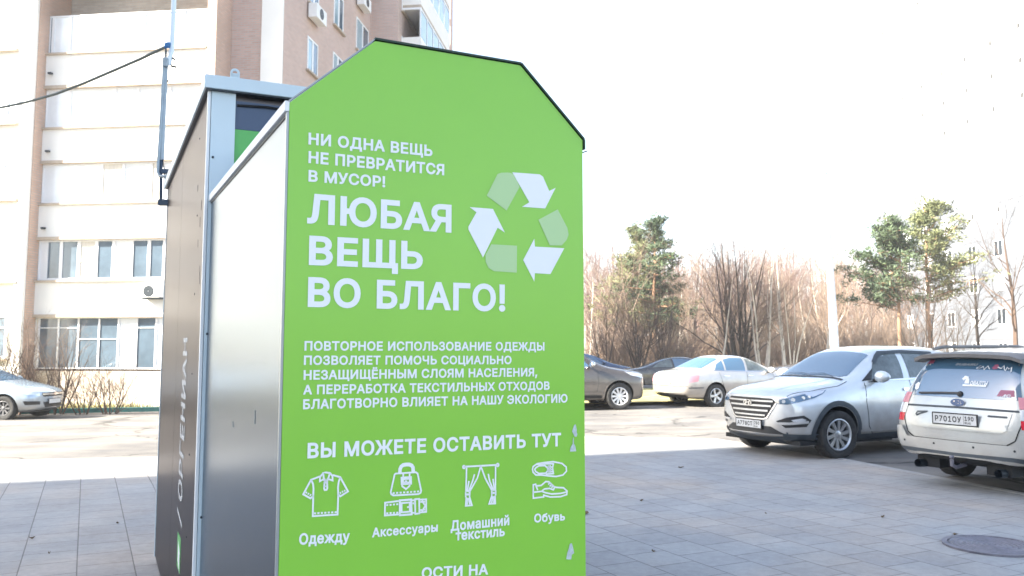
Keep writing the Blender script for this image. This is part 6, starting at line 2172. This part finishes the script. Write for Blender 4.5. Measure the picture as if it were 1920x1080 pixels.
px_tree('bare_tree', 'small', 1775, 40, 'low dark bare tree with branches leaning right of the second pine', 540, 5.2, wood='bark_dark', twig='bark_dark', rz=.7, lean=(0, R(16)))
px_tree('bare_tree', 'broad3', 1900, 46, 'tall bare tree with a pale trunk above the dusty estate', 395, 11.6, wood='twig_brown', twig='bark_dark', rz=2.0)
px_tree('bare_tree', 'broad1', 1838, 52, 'bare brown tree left of the tall pale trunked tree', 470, 11.2, wood='bark_dark', twig='bark_dark', rz=5.0)
px_tree('bare_tree', 'small', 1738, 46, 'small dark bare tree close behind the second pine trunk', 500, 5.2, wood='bark_dark', twig='twig_brown', rz=4.1)
rt = random.Random(21)
GL = 'bare brown tree in the leafless wood behind the parked cars'
for row, (Y, n, x0, x1_) in enumerate(((64, 11, 1090, 1640), (74, 14, 1075, 1680))):
    for i in range(n):
        px = x0 + (x1_ - x0) * (i + rt.uniform(.2, .8)) / n
        p_ = rt.choice(['broad1', 'broad2', 'broad3', 'birch1', 'broad2'])
        px_tree('bare_tree', p_, px, Y + rt.uniform(-4, 4), GL, rt.uniform(462, 502) - 12 * row, 11.2,
                wood='bark_birch' if p_ == 'birch1' else 'bark_grey', twig=rt.choice(['twig_brown', 'twig_red', 'twig_brown', 'twig_pale']), rz=rt.uniform(0, 6), group='bare trees of the wood')
# the far mass of the wood: one thicket, deep and too dense to count
wv, wf = [], []
for i in range(135):
    Y = rt.uniform(80, 125)
    x = (rt.uniform(1040, 1700) - 960) / FPX * Y
    for me in PROTO[rt.choice(['broad1', 'broad2', 'broad3', 'birch1'])]:
        h_ = (CAMZ + (650 - rt.uniform(470, 500)) / FPX * Y + 1) / 11.4
        a = rt.uniform(0, 6.28)
        ca, sa = math.cos(a) * h_, math.sin(a) * h_
        n = len(wv)
        wv += [(x + v.co.x * ca - v.co.y * sa, Y + v.co.x * sa + v.co.y * ca, v.co.z * h_ + gz(x, Y)) for v in me.vertices]
        wf += [[j + n for j in p.vertices] for p in me.polygons]
kind(mesh('woods', wv, wf, M['twig_red']), 'stuff')
# undergrowth: bare scrub along the edge of the wood
wv, wf = [], []
for i in range(150):
    Y = rt.uniform(48, 90)
    x = (rt.uniform(1080, 1690) - 960) / FPX * Y
    me = PROTO['shrub'][1] if rt.random() < .8 else PROTO['small'][1]
    h_ = rt.uniform(.9, 1.9)
    a = rt.uniform(0, 6.28)
    ca, sa = math.cos(a) * h_, math.sin(a) * h_
    n = len(wv)
    wv += [(x + v.co.x * ca - v.co.y * sa, Y + v.co.x * sa + v.co.y * ca, v.co.z * h_ + gz(x, Y)) for v in me.vertices]
    wf += [[j + n for j in p.vertices] for p in me.polygons]
kind(mesh('undergrowth', wv, wf, M['twig_pale']), 'stuff')
M['forest_floor'] = mat('leaf_litter', (0.30, 0.22, 0.14), .95, var=.35, vscale=.8)
sheet('forest_floor', [(0, 40), (30, 46), (48, 92), (60, 140), (0, 140), (2, 60)], 0.05, M['forest_floor'], 4)

# shrubs against the left building
for px, Y, s_, lab in ((35, 25.0, 1.25, 'bare shrub growing against the corner of the left building'), (110, 25.2, 1.0, 'low bare shrub under the dark ground floor window'), (215, 25.4, .8, 'thin bare shrub on the lawn near the kiosk'),
                       (165, 25.3, .65, 'smallest bare twigs on the lawn of the left building'), (-20, 24.8, 1.2, 'bare shrub behind the hatchback by the left building')):
    x = (px - 960) / FPX * Y
    tree('bare_shrub', 'shrub', x, Y, lab, 'shrub', s=s_, rz=px * .1, wood='bark_grey', twig='twig_brown')
px_tree('bare_tree', 'small', 118, 25.3, 'bare young tree with pale curved twigs before the dark ground floor windows', 600, 5.4, wood='bark_grey', twig='twig_pale', rz=1.2)


# ---- pines
def pine(seed, px, Y, top, label, lean, tiers, mt, crown_from=.35, wide=.30):
    r = random.Random(seed)
    x = (px - 960) / FPX * Y
    g = gz(x, Y)
    H = CAMZ + (650 - top) / FPX * Y - g
    root = thing('pine_tree', label, 'tree', (x, Y, g))
    tb, lb, nb_ = MB(), MB(), MB()
    pts = []
    for i in range(9):
        t = i / 8
        pts.append(Vector((lean[0] * H * t ** 1.3 + r.gauss(0, .04), lean[1] * H * t, H * t - .2)))
    tb.tube(pts, [.17 * H / 10 * (1 - .85 * i / 8) for i in range(9)], 8)

    def at(t):
        i = min(7, int(t * 8))
        return pts[i] + (pts[i + 1] - pts[i]) * (t * 8 - i)

    def spray(c, sz, n):
        for _ in range(n):
            o = Vector((r.gauss(0, 1), r.gauss(0, 1), r.gauss(0, .55))) * sz * .5
            d = Vector((r.gauss(0, 1), r.gauss(0, 1), r.gauss(.5, .7))).normalized()
            e = d.cross(Vector((r.gauss(0, 1), r.gauss(0, 1), r.gauss(0, 1)))).normalized()
            l_, w_ = r.uniform(.14, .30), r.uniform(.025, .05)
            q = c + o
            nb_.add([q - e * w_, q + e * w_, q + d * l_ + e * w_ * .3, q + d * l_ - e * w_ * .3], [(0, 1, 2, 3)])
    for (t, az, ln, rise) in tiers(r):
        b0 = at(t)
        d = Vector((math.cos(az), math.sin(az), rise))
        L_ = ln * H
        q = [b0]
        for i in range(4):
            d = (d + Vector((r.gauss(0, .12), r.gauss(0, .12), r.gauss(.05, .10)))).normalized()
            q.append(q[-1] + d * L_ / 4)
        lb.tube(q, [.045 * H / 10 * (1 - .2 * i) for i in range(5)], 5)
        for i in range(1, 5):
            for k in range(1 + i):
                o = Vector((r.gauss(0, 1), r.gauss(0, 1), r.gauss(.25, .35))) * L_ * .17
                c = q[i] - (q[i] - q[i - 1]) * r.random() * .6 + o
                if r.random() < .85:
                    lb.tube([q[i], c], [.014, .006], 3, cap=False)
                    spray(c, r.uniform(.30, .52) * H / 11, int(26 * r.uniform(.5, 1.4)))
    spray(at(1.0) + Vector((0, 0, .1)), .5, 60)
    tb.build('trunk', M['bark_pine'], root, smooth=60)
    lb.build('limbs', M['bark_pine'], root)
    kind_ = mesh('crown', nb_.v, nb_.f, M[mt], root)
    return root


def tiers_even(t0, n, w0, w1, az=None, spread=3.14, rise=.12):
    def f(r):
        out = []
        for i in range(n):
            t = t0 + (0.97 - t0) * ((i + r.random()) / n)
            k = (t - t0) / (1 - t0)
            a = r.uniform(0, 6.283) if az is None else r.gauss(az, spread)
            out.append((t, a, (w0 + (w1 - w0) * k) * r.uniform(.7, 1.15), rise + .35 * k))
        return out
    return f


pine(31, 1196, 62, 418, 'left pine of the pair, yellower and broader, behind the dark crossover', (0, 0), tiers_even(.28, 38, .33, .035, rise=-.02), 'needle_sun')
pine(32, 1226, 60, 402, 'right pine of the pair, darker with a narrow top', (.012, 0), tiers_even(.28, 36, .31, .03, rise=-.05), 'needle')
pine(33, 1683, 48, 415, 'dark pine with its crown blown to the left before the pale tower', (.035, 0), lambda r: tiers_even(.44, 21, .35, .16, 3.14, .6, .20)(r) + tiers_even(.50, 9, .17, .10)(r), 'needle')
pine(34, 1741, 50, 372, 'taller pine with a straight orange trunk and yellow green crown', (.0, 0), lambda r: tiers_even(.42, 16, .34, .10, 0.1, 1.1, .10)(r) + tiers_even(.5, 10, .20, .05)(r), 'needle_sun')
pine(35, 1262, 70, 600, 'small dark spruce below the right pine of the pair', (0, 0), tiers_even(.1, 22, .3, .08, rise=-.1), 'needle')

# ---- lamp post
LY = 22.0
lp0 = on_ground(1563, 745)
lx0 = (1563 - 960) / FPX * LY
lamp = thing('street_lamp', 'white street lamp post rising behind the silver crossover', 'street lamp', (lx0, LY, gz(lx0, LY)))
M['lamp_paint'] = mat('white_lamp_paint', (0.80, 0.80, 0.80), .5)
b = MB()
b.tube([(0, 0, -.2), (0, 0, 1.2), (-.02, 0, 2.5), (-.09, 0, 4.6), (-.14, 0, 6.4)], [.13, .115, .10, .085, .07], 14)
b.build('pole', M['lamp_paint'], lamp, smooth=50)
b = MB()
b.tube([(-.14, 0, 6.35), (-.02, 0, 6.62), (.20, 0, 6.75), (.42, 0, 6.80)], .03, 8)
b.tube([(-.14, 0, 6.2), (.10, -.1, 6.22), (.34, -.2, 6.30)], .025, 8)
b.build('arm', M['lamp_paint'], lamp, smooth=50)
b = MB()
b.obox((.58, 0, 6.82), (.20, 0, .03), (0, .08, 0), (0, 0, .035))
b.build('lamp_head', M['frame'], lamp, bevel=.02)
b = MB()
b.obox((.48, -.24, 6.33), (.18, -.04, .02), (.02, .07, 0), (0, 0, .03))
b.build('lamp_head', M['frame'], lamp, bevel=.02)


# ---------------------------------------------------------------- added air volume, imitating the veil of lens flare
hb = MB()
hb.box(-650, 650, -650, 650, -3.2, 48)
hz = kind(hb.build('haze', None), 'stuff')
hm = bpy.data.materials.new('haze')
hm.use_nodes = True
ht = hm.node_tree
ht.nodes.remove(ht.nodes['Principled BSDF'])
pv = ht.nodes.new('ShaderNodeVolumePrincipled')
pv.inputs['Color'].default_value = (0.95, 0.95, 0.95, 1)
pv.inputs['Density'].default_value = 0.0010
ht.links.new(pv.outputs[0], ht.nodes['Material Output'].inputs['Volume'])
hz.data.materials.append(hm)
